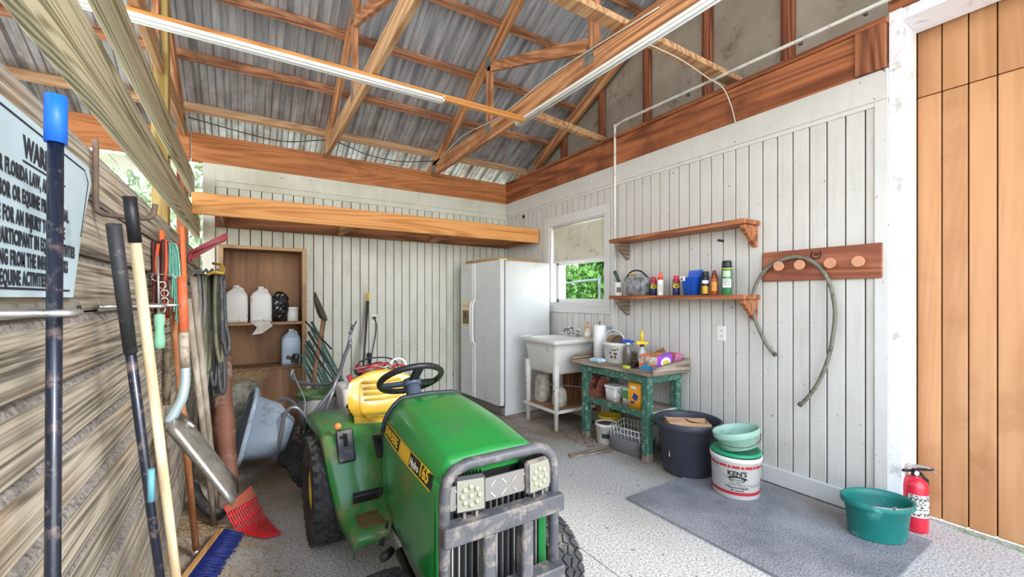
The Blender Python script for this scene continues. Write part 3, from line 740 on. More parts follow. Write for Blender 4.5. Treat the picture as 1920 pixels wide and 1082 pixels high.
q = MB(); q.cbox((.508, 2.10, .365), (.145, .03, .045), (.35, 0, 0)); q.tube([(.575, 2.1, .36), (.60, 2.07, .34), (.61, 2.03, .28)], .008); q.build('pedal', black_plastic, T_, bevel=.005)
# shift quadrants
def plate(c, w, h, pitch, label=''):
    T = Matrix.Translation(c) @ Matrix.Rotation(pitch, 4, 'X')
    q = MB(); q.box((-w / 2, -h / 2, 0), (w / 2, h / 2, .012), T); p = q.build('control_plate', black_plastic, T_, bevel=.006)
    q = MB(); q.box((-w * .12, -h * .05, .0115), (w * .12, h * .36, .0135), T); q.box((-w * .3, h * .2, .0115), (w * .1, h * .3, .0135), T); q.build('slot', M('slot dark', '#0c0c0c', .8), p)
    return p
p = plate((.437, 2.287, .562), .085, .165, 1.05)
q = MB(); q.tube([(.425, 2.335, .58), (.418, 2.32, .625), (.405, 2.305, .655)], .004); lv = q.build('lever', blk, T_)
q = MB(); q.sphere((.402, 2.30, .664), .018, 12); q.build('knob', M('orange knob', '#f08a4a', .35), lv)
p = plate((.572, 2.15, .575), .05, .13, .75)
q = MB(); q.tube([(.572, 2.16, .59), (.572, 2.14, .625)], .005); q.sphere((.572, 2.138, .63), .011, 8); q.build('lever', blk, T_)
# seat: dark pan, yellow bucket
q = MB()
def seat_ring(y, z, w, dz, k=18):
    pts = []
    for i in range(k + 1):
        u = -1 + 2 * i / k
        pts.append(Vector((CX + u * w, y + .055 * abs(u) ** 4 * (1 if y < 2.45 else 0), z + dz * abs(u) ** 2.6)))
    return pts
prof = [(2.31, .578, .198, .0), (2.275, .592, .208, .004), (2.27, .612, .212, .008), (2.29, .632, .214, .014), (2.34, .636, .214, .025), (2.42, .618, .212, .04), (2.50, .61, .214, .055), (2.56, .615, .214, .06), (2.61, .64, .214, .06), (2.645, .70, .21, .04), (2.668, .77, .20, .02), (2.69, .83, .18, -.01), (2.705, .862, .15, -.035), (2.73, .868, .13, -.04), (2.75, .84, .14, -.03), (2.74, .70, .19, .0), (2.70, .58, .2, .0), (2.5, .56, .2, 0), (2.33, .565, .19, 0)]
ym = lambda y: 2.74 + (y - 2.74) * .72
R = [seat_ring(ym(p[0]), *p[1:]) for p in prof]
for a in (3, 4, 5, 8, 9): pass
q.rings(R, closed=False, cap0=False, cap1=False, loop=True)
seat = q.build('seat', yel, T_, sub=1)
q = MB()
for (y, z) in ((2.40, .628), (2.45, .62), (2.50, .616), (2.55, .619)):
    y = ym(y); q.tube([(CX - .12, y, z + .008), (CX, y, z), (CX + .12, y, z + .008)], .007, 8)
for (y, z) in ((2.641, .69), (2.654, .725), (2.664, .76), (2.674, .795)):
    y = ym(y); q.tube([(CX - .115, y, z + .003), (CX, y, z), (CX + .115, y, z + .003)], .009, 8)
for sx in (-1, 1): q.tube([(CX + sx * .135, ym(2.36), .645), (CX + sx * .14, ym(2.5), .635), (CX + sx * .14, ym(2.6), .65), (CX + sx * .135, ym(2.66), .73), (CX + sx * .12, ym(2.685), .80)], .010, 8, smooth_path=3)
q.build('rib', yel, seat)
q = MB(); q.rings([[Vector((CX + sx * w, y, z)) for sx, y in ((-1, 2.43), (1, 2.43), (1, 2.72), (-1, 2.72))] for z, w in ((.60, .195), (.56, .205), (.535, .18))], smooth=False); q.build('seat_pan', blk, T_, bevel=.012)
q = MB(); q.box((CX - .12, 2.26, .50), (CX - .03, 2.30, .60)); q.box((CX + .03, 2.26, .50), (CX + .12, 2.5, .57)); q.build('seat_bracket', blk, T_, bevel=.008)
# dash, column, wheel
q = MB(); q.box((CX - .13, 1.87, .50), (CX + .13, 2.0, .84)); q.build('dash', black_plastic, T_, bevel=.03, seg=3)
nrm = Vector((0, .545, .838)); hub = Vector((CX, 2.13, .90))
q = MB(); q.cyl(hub - nrm * .02, hub - nrm * .19, .036, .045, 16); q.build('steering_column', M('column grey', '#4f5a6c', .5), T_)
Ts = Matrix.Translation(hub) @ nrm.to_track_quat('Z', 'Y').to_matrix().to_4x4()
q = MB(); q.tube([Ts @ Vector((.158 * math.cos(a), .158 * math.sin(a), 0)) for a in [2 * PI * k / 40 for k in range(40)]], .0155, 10, loop=True); sw = q.build('steering_wheel', black_plastic, T_)
q = MB(); q.cyl(hub - nrm * .04, hub - nrm * .005, .045, .05, 18); q.build('hub', MATS['column grey'], sw, bevel=.004)
for a in (PI * .5, PI * 1.12, PI * 1.88):
    e = Ts @ Vector((.15 * math.cos(a), .15 * math.sin(a), -.002)); s0 = hub - nrm * .022
    q = MB(); q.beam(s0, e, .05, .018, nrm); q.build('spoke', MATS['column grey'] if a > 4 else black_plastic, sw, bevel=.006)
# ================================================================ RIGHT SIDE OF THE ROOM
appl = M('fridge enamel', '#d9dbd9', .35, col2='#cfd0cc', vs=2.5, dirt='#b9b6ac', da=.22, ds=5, coat=.2)
wp = M('white plastic', '#e6e4de', .45, dirt='#a39b8c', da=.34, ds=10)
wp2 = M('clean white plastic', '#f2f1ec', .4)
rw_y = W('shelf board', '#c07a4c', '#8a4d2c', 'Y', 18, .6, rough=.6, bp=.3, stain='#74452c', sa=.3)
peg_w = W('peg rack wood', '#b5714e', '#8a4b30', 'Y', 14, .6, rough=.55, bp=.25, stain='#7b4430', sa=.35)
grey_wood = W('old grey wood', '#b1a28f', '#6f6251', 'Y', 26, .8, rough=.85, bp=.6, stain='#6d5a49', sa=.4)
grey_wood_x = W('old grey wood x', '#b1a28f', '#6f6251', 'X', 26, .8, rough=.85, bp=.6, stain='#6d5a49', sa=.4)
# ---- side by side fridge, its doors towards the open floor
F = thing('refrigerator', 'white side-by-side refrigerator in the back corner with cream ice dispenser', 'refrigerator', (2.40, 4.02, 0), math.radians(3.5))
FW, FD = .91, .72
def lb(lo, hi, nm, m, parent, **k):
    q = MB(); q.box(lo, hi); return q.build(nm, m, parent, world=False, **k)
lb((.065, 0, .0), (FD, FW, 1.745), 'body', appl, F, bevel=.006)
lb((.02, .01, .015), (.064, FW - .01, .10), 'kick_plate', M('kick plate', '#6d675e', .6), F)
lb((.055, .004, .10), (.066, FW - .004, 1.74), 'seal', M('door seal', '#4d4a45', .7), F)
d1 = lb((0, .0, .11), (.054, .572, 1.75), 'door', appl, F, bevel=.008, seg=2)
d2 = lb((0, .580, .11), (.054, FW, 1.75), 'door', appl, F, bevel=.008, seg=2)
for y, d in ((.553, d1), (.600, d2)):
    q = MB(); q.tube([(0, y, .74), (-.03, y, .80), (-.038, y, .9), (-.038, y, 1.15), (-.03, y, 1.25), (0, y, 1.31)], .0125, 8); q.build('handle', wp2, d, world=False)
    for z0_, z1_ in ((.12, .78), (1.28, 1.74)):
        q = MB(); q.box((-.008, y - .012, z0_), (.0, y + .012, z1_)); q.build('handle_trim', wp2, d, world=False)
dc = M('cream plastic', '#e3d3a6', .45, dirt='#a38f68', da=.3)
dp = lb((-.012, .66, .98), (.0, .86, 1.30), 'dispenser', dc, d2, bevel=.004)
lb((-.0135, .685, 1.0), (-.011, .835, 1.17), 'dispenser_recess', M('recess', '#7a6748', .6), dp)
lb((-.016, .75, 1.08), (-.010, .78, 1.14), 'paddle', blk, dp)
q = MB()
for j in range(5): q.box((-.0135, .69 + j * .03, 1.215), (-.0115, .71 + j * .03, 1.235))
q.build('dispenser_button', M('tan buttons', '#b8a578', .5), dp, world=False)
lb((-.002, .0, .105), (.05, .03, .12), 'hinge', blk, F); lb((.0, .005, 1.75), (.09, .05, 1.762), 'hinge', dc, F)
q = MB(); c0 = F.location
T = Matrix.Translation((2.43, 4.12, 1.7455)) @ Matrix.Rotation(.07, 4, 'Z')
q.prism([T @ Vector(p) for p in [(0.02, .05, 0), (.6, 0, 0), (.62, .72, 0), (.0, .74, 0)]], (0, 0, .045)); solo(q, 'cardboard_box', M('kraft cardboard', '#b08f66', .9, dirt='#80684c', da=.4), 'flat brown cardboard box lying on top of the refrigerator', 'box', bevel=.006)

# ---- utility sink
S_ = thing('utility_sink', 'white plastic utility sink on four legs beside the refrigerator', 'sink', (2.83, 3.545, 0))
x0, x1, y0, y1 = 2.56, 3.12, 3.25, 3.85
def rr(x0, x1, y0, y1, z, r=.04, k=4):
    out = []
    for cx, cy, a0 in ((x1 - r, y1 - r, 0), (x0 + r, y1 - r, PI / 2), (x0 + r, y0 + r, PI), (x1 - r, y0 + r, PI * 1.5)):
        for j in range(k + 1):
            a = a0 + PI / 2 * j / k; out.append(Vector((cx + r * math.cos(a), cy + r * math.sin(a), z)))
    return out
q = MB()
q.rings([rr(x0 + .075, x1 - .075, y0 + .075, y1 - .075, .55), rr(x0 + .06, x1 - .06, y0 + .06, y1 - .06, .57), rr(x0 + .03, x1 - .03, y0 + .03, y1 - .03, .80), rr(x0 + .02, x1 - .02, y0 + .02, y1 - .02, .855), rr(x0, x1, y0, y1, .86), rr(x0, x1, y0, y1, .895), rr(x0 + .012, x1 - .012, y0 + .012, y1 - .012, .90), rr(x0 + .04, x1 - .1, y0 + .04, y1 - .04, .90), rr(x0 + .05, x1 - .11, y0 + .05, y1 - .05, .885), rr(x0 + .095, x1 - .13, y0 + .095, y1 - .095, .58), rr(x0 + .2, x1 - .2, y0 + .2, y1 - .2, .575)], cap1=True)
sinkm = M('sink plastic', '#dedbd3', .4, dirt='#b3ac9f', da=.27, ds=7)
q.build('basin', sinkm, S_)
for nx, ny in ((0, 0), (1, 0), (0, 1), (1, 1)):
    xx = (x0 + .055, x1 - .055)[nx]; yy = (y0 + .055, y1 - .055)[ny]
    sx = (-1, 1)[nx] * .0; 
    q = MB(); q.rings([rr(xx - .028, xx + .028, yy - .028, yy + .028, .66, .006, 1), rr(xx - .026, xx + .026, yy - .026, yy + .026, .5, .006, 1), rr(xx - .016, xx + .016, yy - .016, yy + .016, 0, .005, 1)][::-1]); 
    lg = q.build('leg', sinkm, S_)
    q = MB()
    for zz in (.40, .47): q.cyl((xx - .03, yy, zz), (xx - .018, yy, zz), .006, seg=8)
    q.build('leg_hole', M('hole black', '#161412', .9), lg)
q = MB(); q.cyl((x0 + .055, y0 + .06, .40), (x1 - .06, y1 - .06, .38), .006, seg=6); q.cyl((x0 + .055, y1 - .06, .40), (x1 - .06, y0 + .06, .38), .006, seg=6); q.build('cross_brace', M('brace wire', '#9a968c', .5, .4), S_)
q = MB(); q.cyl((2.83, 3.55, .20), (2.83, 3.55, .55), .022, seg=12); q.build('drain_pipe', wp, S_)
q = MB(); q.box((x0 + .03, y0 + .02, .185), (x1 - .02, y1 - .02, .203)); q.build('shelf_board', W('plywood shelf', '#b58c62', '#8d6540', 'X', 10, .6, knots=False), S_)
q = MB(); q.box((x0 + .025, y0 + .015, .175), (x1 - .015, y0 + .02, .207)); q.box((x0 + .025, y0 + .02, .175), (x0 + .03, y1 - .02, .207)); q.build('shelf_edge', sinkm, S_)
# faucet
ch2 = M('faucet chrome', '#b9b9b6', .18, .95)
q = MB(); q.box((3.02, 3.45, .90), (3.07, 3.65, .925)); fc = q.build('faucet', ch2, S_, bevel=.008)
q = MB(); q.tube([(3.045, 3.55, .92), (3.04, 3.55, .985), (3.01, 3.55, 1.0), (2.96, 3.55, .99), (2.90, 3.55, .955), (2.895, 3.55, .93)], .011, 10, smooth_path=3); q.build('spout', ch2, fc)
for yy in (3.475, 3.625):
    q = MB(); q.cyl((3.045, yy, .92), (3.045, yy, .965), .017, .013, 10); q.beam((3.045, yy, .97), (3.02, yy + (.05 if yy > 3.5 else -.05), .985), .012, .01); q.build('tap_handle', ch2, fc)
# wadded rag at the rim corner
q = MB()
for i in range(6): q.sphere((2.555 + i * .018, 3.83 - i * .006, .905 + .006 * (i % 2)), .022, 8, (1.1, 1, .6))
q.jitter(.003); solo(q, 'rag', M('rag cloth', '#d8d3cf', .95), 'crumpled pale rag draped on the far corner of the utility sink', 'rag')
def lathe_thing(name, label, cat, c, parts, group=None, rz=0):
    """upright round thing: parts = [(part name, profile, material)] about its base c"""
    t = thing(name, label, cat, c, rz, group)
    for nm, prof, m in parts:
        q = MB(); q.lathe(prof, (0, 0, 0), 20); q.build(nm, m, t, world=False)
    return t
lathe_thing('soap_bottle', 'peach-topped clear pump bottle standing on the sink rim', 'bottle', (3.07, 3.345, .9005), [('bottle', [(.028, 0), (.03, .004), (.03, .075), (.026, .09), (.012, .1), (.012, .11)], M('peach soap', '#e9c9a2', .35)), ('label_band', [(.0305, .02), (.0308, .021), (.0308, .06), (.0305, .061)], wp2), ('pump', [(.014, .11), (.014, .128), (.006, .132), (.006, .155), (.018, .158), (.018, .17), (.003, .172)], M('orange pump', '#e28d52', .4))])
# bags on the sink shelf
def sack(name, label, c, sx, sy, h, m, seedv, cat='bag', top=.7, group=None):
    random.seed(seedv); q = MB(); R = []
    for k, (zz, f) in enumerate(((0, .86), (.04, 1), (.35, 1.02), (.6, .97), (.8, .88), (.93, top), (1.0, top * .5))):
        R.append([Vector((c[0] + math.copysign(abs(math.cos(a)) ** .6, math.cos(a)) * sx * f * random.uniform(.93, 1.07), c[1] + math.copysign(abs(math.sin(a)) ** .6, math.sin(a)) * sy * f * random.uniform(.93, 1.07), c[2] + zz * h * (random.uniform(.96, 1.04) if k > 4 else 1))) for a in [2 * PI * j / 18 for j in range(18)]])
    q.rings(R); return solo(q, name, m, label, cat, loc=c, group=group)
bagm = M('woven white bag', '#c9c2b6', .85, col2='#a3988a', vs=9, dirt='#6f6355', da=.35, ds=14, bp=.6, bs=60)
sack('feed_bag', 'grimy white bag on the shelf under the sink, nearest the refrigerator', (2.74, 3.70, .2035), .075, .075, .30, bagm, 3)
sack('feed_bag', 'smaller dirty white bag on the shelf under the sink, behind the front leg', (2.76, 3.43, .2035), .065, .07, .2, bagm, 4)
q = MB(); q.box((3.13, 3.25, .13), (3.17, 3.9, .55)); solo(q, 'wall_panel', W('red plank', '#a9714c', '#70432b', 'Z', 12, .7), 'red-brown board patch on the wall behind the sink legs', 'board')

# ---- old green workbench
Wb = thing('workbench', 'old workbench with chipped green paint and a grey plank top', 'workbench', (2.92, 2.62, 0))
gp = M('chipped green paint', '#3c6d5d', .6, col2='#2f5c4d', vs=7, dirt='#a9b8a4', da=.36, ds=34, bp=.3)
bx0, bx1, by0, by1 = 2.70, 3.12, 2.245, 3.02
def leg(xx, yy, parent):
    q = MB(); q.rings([rr(xx - .03, xx + .03, yy - .03, yy + .03, 0, .004, 1), rr(xx - .032, xx + .032, yy - .032, yy + .032, .1, .004, 1), rr(xx - .033, xx + .033, yy - .033, yy + .033, .70, .004, 1)], smooth=False)
    l_ = q.build('leg', gp, parent)
    q = MB(); q.rings([rr(xx - .0315, xx + .0315, yy - .0315, yy + .0315, .001, .004, 1), rr(xx - .033, xx + .033, yy - .033, yy + .033, .07, .004, 1)], smooth=False); q.build('worn_foot', M('worn foot', '#8d7f6e', .9, dirt='#55483b', da=.5, ds=25), l_)
for xx in (bx0 + .03, bx1 - .03):
    for yy in (by0 + .03, by1 - .03): leg(xx, yy, Wb)
q = MB(); q.box((bx0 - .002, by0 + .06, .635), (bx0 + .022, by1 - .06, .70)); q.build('apron', gp, Wb, bevel=.003)
q = MB(); q.box((bx0 + .06, by0, .635), (bx1 - .06, by0 + .022, .70)); q.build('apron', gp, Wb, bevel=.003)
q = MB(); q.box((bx0 + .06, by1 - .022, .635), (bx1 - .06, by1, .70)); q.build('apron', gp, Wb, bevel=.003)
q = MB(); q.box((bx0, by0 + .06, .355), (bx0 + .02, by1 - .06, .405)); q.build('lower_rail', gp, Wb, bevel=.003)
q = MB(); q.box((bx0 + .06, by0, .355), (bx1 - .06, by0 + .02, .405)); q.build('lower_rail', M('pale green paint', '#93a795', .7, dirt='#cfd2c6', da=.4), Wb, bevel=.003)
for k in range(3):
    q = MB(); q.box((bx0 + .025 + k * .128, by0 + .022, .385), (bx0 + .148 + k * .128, by1 - .01, .403)); q.build('lower_shelf_board', grey_wood, Wb, bevel=.003)
for k in range(3):
    q = MB(); q.box((2.665 + k * .165, 2.215, .701), (2.827 + k * .165, 3.13, .727)); q.build('top_board', grey_wood, Wb, bevel=.004)
for yy in (2.19, 3.132):
    q = MB(); q.prism([(2.70 if yy < 3 else 2.665, yy, .70), (3.16, yy, .70), (3.16, yy, .815), (2.73, yy, .77), (2.70 if yy < 3 else 2.665, yy, .735)][::-1], (0, .022, 0)); q.build('side_board', grey_wood_x, Wb, bevel=.003)
q = MB(); q.box((3.135, 2.215, .728), (3.158, 3.13, .81)); q.build('back_board', grey_wood, Wb)
TOP = .7275
# ---- on the bench
q = MB(); lab = None
pt = thing('paper_towel_roll', 'white paper towel roll on a thin wire stand on the workbench', 'paper towel', (2.93, 3.02, TOP))
q = MB(); q.lathe([(.058, .012), (.058, .33), (.02, .331), (.02, .30)], seg=24); q.build('roll', M('paper towel', '#f4f3f1', .9, bp=.3, bs=120), pt, world=False)
q = MB(); q.lathe([(.055, 0), (.055, .01), (.004, .0105), (.004, .355), (.008, .357), (.008, .366), (.001, .367)]); q.tube([(.065, 0, .01), (.068, 0, .25), (.06, .01, .27)], .003, 6); q.build('wire_stand', blk, pt, world=False)
pk = MB(); pk.rings([[Vector((2.79 + a * .05, 2.90 + b * .07, TOP + .001 + z)) for a, b in ((-1, -1), (1, -1), (1, 1), (-1, 1))] for z in (0, .02)] + [[Vector((2.79 + a * .03, 2.90 + b * .05, TOP + .034)) for a, b in ((-1, -1), (1, -1), (1, 1), (-1, 1))]], smooth=False)
solo(pk, 'wipes_packet', M('blue white pack', '#8fc4dd', .4, col2='#f1f3f4', vs=22), 'light blue and white packet lying in front of the paper towels', 'packet', bevel=.006)
def pail(name, label, c, r0, r1, h, m, m_in=None, handle=None, cat='bucket', rim=.008, wall=.004, group=None, sx=1, sy=1, T=None, handle_m=None):
    t = thing(name, label, cat, c, 0, group); TT = T if T is not None else Matrix()
    q = MB(); q.lathe([(r0 * .9, 0), (r0, .004), (r1, h - .03), (r1 + rim, h - .028), (r1 + rim, h - .002), (r1 + rim * .5, h), (r1 - wall, h - .003), (r1 - wall * 1.5, h - .03), (r0 - wall, .012), (.001, .010)], seg=36, sx=sx, sy=sy, T=TT, cap1=False); b_ = q.build('body', m, t, world=False)
    if handle:
        q = MB(); R_ = r1 + rim + .004; pts = []
        for k in range(15):
            a = PI * k / 14
            pts.append(TT @ (Matrix.Rotation(handle[1], 4, 'Z') @ Vector((R_ * math.cos(a) * sx, -math.sin(a) * handle[0] * R_ * sy, h - .05 - math.sin(a) * handle[2]))))
        q.tube(pts, .0022, 6); q.build('handle', handle_m or M('bail wire', '#a6a6a4', .4, .8), t, world=False)
    return t
def rotz(a): return Matrix.Rotation(a, 4, 'Z')
p = pail('supply_bucket', 'square-sided dirty white bucket with a cow picture on the workbench', (2.90, 2.78, TOP), .105, .125, .19, wp, sx=.8, sy=1.0)
q = MB(); a0 = PI * 1.12
for (du, dv, w, h) in ((-.02, .05, .022, .02), (.012, .085, .03, .014), (.0, .12, .035, .01), (.02, .045, .012, .03), (-.025, .085, .012, .02)):
    q.rings([[Vector((math.cos(a0 + (du + k * w / 4) / .11) * .8 * (.1135 + .105 * z), math.sin(a0 + (du + k * w / 4) / .11) * (.1135 + .105 * z), z)) for k in range(5)] for z in (dv, dv + h)], False, False, False)
q.build('printed_picture', M('cow print', '#4a2f28', .6), p, world=False)
q = MB(); q.tube([(0, .12, .14), (-.02, .10, .26), (-.02, 0, .30), (-.02, -.10, .26), (0, -.12, .14)], .004, 6, smooth_path=4); q.build('handle', wp2, p, world=False)
for k, (dx, dy, rz_, m, lab) in enumerate(((.02, .05, .3, M('brown cloth', '#9a8064', .95, dirt='#5f4a36', da=.4), 'tan-brown cloth heaped in the bucket on the workbench'), (-.02, -.05, .9, M('dark cloth', '#5c4c3e', .95), 'dark brown rag stuffed in the near side of the workbench bucket'))):
    sack('cloth_bundle', lab, (2.90 + dx, 2.78 + dy, TOP + .12), .055, .05, .13, m, 20 + k, 'cloth', .5)
br = thing('scrub_brush', 'white long-handled scrub brush with teal and grey bristles standing up on the workbench', 'brush', (3.0, 2.94, TOP + .002))
q = MB(); q.tube([(0, .02, 0), (0, .01, .15), (.005, -.005, .25)], .011, 8); q.build('handle', wp2, br, world=False)
q = MB()
random.seed(5)
for i in range(110):
    u = Vector((random.gauss(0, 1), random.gauss(0, 1), random.gauss(0, 1))).normalized(); q.cyl((0, -.005, .29), Vector((0, -.005, .29)) + u * .042, .0035, .002, 4)
q.build('bristle', M('brush bristle', '#d9dde0', .8, col2='#7f8d96', vs=25), br, world=False)
q = MB(); q.sphere((.0, .03, .30), .02, 8); q.build('teal_pad', M('teal pad', '#3fa7b4', .6), br, world=False)
def spray(label, c, m_body, m_head, m_neck, h=.2, r=.035, rz=0, liquid=None):
    t = thing('spray_bottle', label, 'spray bottle', c, rz)
    q = MB(); q.lathe([(r * .95, 0), (r, .005), (r, h * .5), (r * .9, h * .62), (r * .42, h * .8), (r * .36, h * .86)]); q.build('bottle', m_body, t, world=False)
    q = MB(); q.lathe([(r * .42, h * .86), (r * .42, h * .93), (r * .3, h * .95)]); q.build('collar', m_neck, t, world=False)
    q = MB(); q.box((-.012, -.016, h * .95), (.012, .055, h * .95 + .028)); q.box((-.006, -.055, h * .96), (.006, -.012, h * .96 + .018)); q.tube([(0, -.03, h * .97), (0, -.04, h * .88), (0, -.035, h * .8)], .005, 6); q.build('spray_head', m_head, t, world=False, bevel=.003)
    return t
spray('brown-tinted spray bottle with a blue trigger head on the workbench', (2.865, 2.60, TOP), M('murky bottle', '#6d645a', .2, coat=.3), M('blue trigger', '#1f4fae', .35), wp2, .21, .034, .5)
spray('clear cone-shaped spray bottle with a tall yellow head on the workbench', (2.93, 2.50, TOP), M('clear plastic', '#aeb3b2', .1, coat=.5), M('yellow trigger', '#f0c528', .35), blk, .20, .04, 1.2)
q = MB(); q.cyl((2.93, 2.50, TOP + .215), (2.93, 2.50, TOP + .31), .014, .012, 10); o = q.build('nozzle', MATS['yellow trigger'], [x for x in bpy.data.objects if x.name == 'spray_bottle.001'][0])
q = MB()
for i in range(6): q.sphere((2.79 + .02 * i, 2.475 + .012 * (i % 3), TOP + .022 + .008 * (i % 2)), .022, 7)
q.jitter(.004); solo(q, 'work_glove', M('black glove', '#232021', .8), 'small black bunched glove lying at the front of the workbench', 'glove')
q = MB(); q.rings([rr(2.705, 2.755, 2.46, 2.53, TOP + .001, .02), rr(2.71, 2.75, 2.465, 2.525, TOP + .022, .018)]); solo(q, 'scrub_sponge', M('lime sponge', '#c6d43a', .9, dirt='#9ba52a', da=.4), 'lime yellow sponge at the front edge of the workbench', 'sponge')
# open candy cartons
def carton(name, label, c, w, l, h, rz, side, top_in, cat='box'):
    t = thing(name, label, cat, c, rz); e = .003
    q = MB(); q.box((0, 0, 0), (w, l, e)); q.box((0, 0, e), (e, l, h * .72)); q.box((w - e, 0, e), (w, l, h)); q.box((e, 0, e), (w - e, e, h)); q.box((e, l - e, e), (w - e, l, h)); q.build('carton', side, t, world=False)
    return t
def candy():
    m, n, l, b = newmat('printed carton'); v = coords(n, l, (1, 1, 1), False)
    vo = n.new('ShaderNodeTexVoronoi'); vo.inputs['Scale'].default_value = 26; l.new(v, vo.inputs['Vector'])
    hs = ramp(n, l, vo.outputs['Color'], [(0, hexc('#e8693a')), (.35, hexc('#3b8fbc')), (.65, hexc('#ef8f5a')), (1, hexc('#7b2f6a'))]); hs.node.color_ramp.interpolation = 'CONSTANT'
    l.new(hs, b.inputs['Base Color']); b.inputs['Roughness'].default_value = .4; return m
cin = candy(); purple = M('purple carton', '#a548c9', .4)
t = carton('snack_carton', 'open purple and orange snack carton at the near end of the workbench', (2.80, 2.235, TOP), .22, .17, .125, .12, cin, None)
q = MB(); q.box((-.001, -.001, .055), (.0, .171, .115)); q.build('window_panel', M('carton white', '#e9dfd2', .6, col2='#8d5a3a', vs=14), t, world=False)
q = MB(); q.box((-.0005, -.0035, 0), (.22, -.0005, .128)); pp = q.build('purple_side', purple, t, world=False)
q = MB(); q.lathe([(.001, 0), (.075, 0), (.075, .001)], (0, 0, 0), 24, 1, .55, T=Matrix.Translation((.12, -.0042, .066)) @ Matrix.Rotation(PI / 2, 4, 'X')); q.build('white_burst', wp2, pp, world=False)
q = MB(); q.text('CANDY', .042, lambda x, y, z: Vector((.12 + x, -.0055, .054 + y)), align='CENTER', bold=.001) if False else q.lathe([(.001, 0), (.05, 0), (.05, .001)], (0, 0, 0), 9, 1, .35, T=Matrix.Translation((.12, -.0056, .068)) @ Matrix.Rotation(PI / 2, 4, 'X')); q.build('yellow_swirl', M('carton yellow', '#e8d544', .4), pp, world=False)
t = carton('snack_carton', 'orange and violet snack carton behind the purple one on the workbench', (3.035, 2.24, TOP), .10, .12, .125, .05, M('orange carton', '#ee8248', .4, col2='#9a63c4', vs=12), None)
t = thing('cardboard_tray', 'empty brown cardboard tray behind the snack carton on the workbench', 'box', (2.94, 2.412, TOP))
q = MB(); kr = MATS['kraft cardboard']; q.box((0, 0, 0), (.19, .004, .12)); q.box((0, .004, 0), (.19, .045, .004)); q.box((.186, .004, .004), (.19, .045, .13)); q.build('tray', kr, t, world=False)
q = MB(); q.add([(.0, .0, .12), (.1, -.05, .175), (.19, .0, .12)], [(0, 1, 2)]); q.build('flap', kr, t, world=False, solid=.003)
# ---- lower bench shelf
SH = .4035
t = thing('tool_caddy', 'red-brown wooden caddy with arched ends on the lower bench shelf', 'tool caddy', (2.75, 2.90, SH))
cw = W('caddy wood', '#9a5a48', '#6d3a2e', 'X', 14, .6)
for yy in (-.05, .045):
    q = MB(); q.prism([(-.02, yy, 0), (.16, yy, 0), (.16, yy, .1), (.13, yy, .15), (.1, yy, .175), (.04, yy, .175), (.01, yy, .15), (-.02, yy, .1)][::-1], (0, .012, 0)); q.build('end_board', cw, t, world=False)
for xx in (-.02, .148):
    q = MB(); q.box((xx, -.038, 0), (xx + .012, .045, .08)); q.build('side_board', cw, t, world=False)
q = MB(); q.cyl((.07, -.045, .15), (.07, .05, .15), .01); q.build('handle', cw, t, world=False)
q = MB(); q.beam((2.78, 2.95, .60), (2.86, 2.58, .63), .03, .025); q.tube([(2.86, 2.58, .63), (2.88, 2.50, .635), (2.9, 2.46, .62)], .012, 8); solo(q, 'long_lighter', black_plastic, 'long black gun-shaped tool stowed high under the bench top', 'tool')
q = MB(); q.box((2.77, 2.50, SH), (2.95, 2.93, SH + .002)); 
t = thing('plastic_tub', 'square white tub with dark spatters on the lower bench shelf', 'tub', (2.80, 2.70, SH))
spat = M('spattered tub', '#d9d7d2', .45, dirt='#3a3c40', da=.42, ds=22)
q = MB(); q.rings([rr(-.055, .055, -.06, .06, 0, .02), rr(-.06, .06, -.066, .066, .12, .02)]); q.build('tub', spat, t, world=False)
q = MB(); q.rings([rr(-.066, .066, -.072, .072, .12, .02), rr(-.066, .066, -.072, .072, .138, .02)]); q.build('lid', wp2, t, world=False)
t = thing('plastic_tub', 'small white tub with a green label beside the orange bag under the bench', 'tub', (2.83, 2.545, SH))
q = MB(); q.rings([rr(-.045, .045, -.055, .05, 0, .015), rr(-.047, .047, -.057, .052, .14, .015)]); q.build('tub', wp2, t, world=False)
q = MB(); q.box((-.049, -.03, .05), (-.0465, .04, .12)); q.build('label_patch', M('green label', '#4d9c5c', .5), t, world=False)
t = thing('pet_food_bag', 'upright orange-yellow bag with blue print on the lower bench shelf', 'bag', (2.76, 2.415, SH))
q = MB(); q.rings([rr(-.03, .05, -.07, .06, 0, .012), rr(-.035, .055, -.075, .065, .1, .012), rr(-.03, .05, -.07, .06, .2, .01), rr(.0, .015, -.07, .06, .225, .003)]); q.build('bag', M('orange bag', '#f2a521', .4, coat=.2), t, world=False)
q = MB(); q.cbox((-.0365, -.02, .10), (.002, .05, .05), (.5, 0, 0)); q.cbox((-.0365, .01, .05), (.002, .035, .02)); q.build('blue_print', M('blue print', '#27408f', .5), t, world=False)
q = MB(); q.cbox((-.0345, -.0, .175), (.002, .05, .018)); q.build('white_print', wp2, t, world=False)
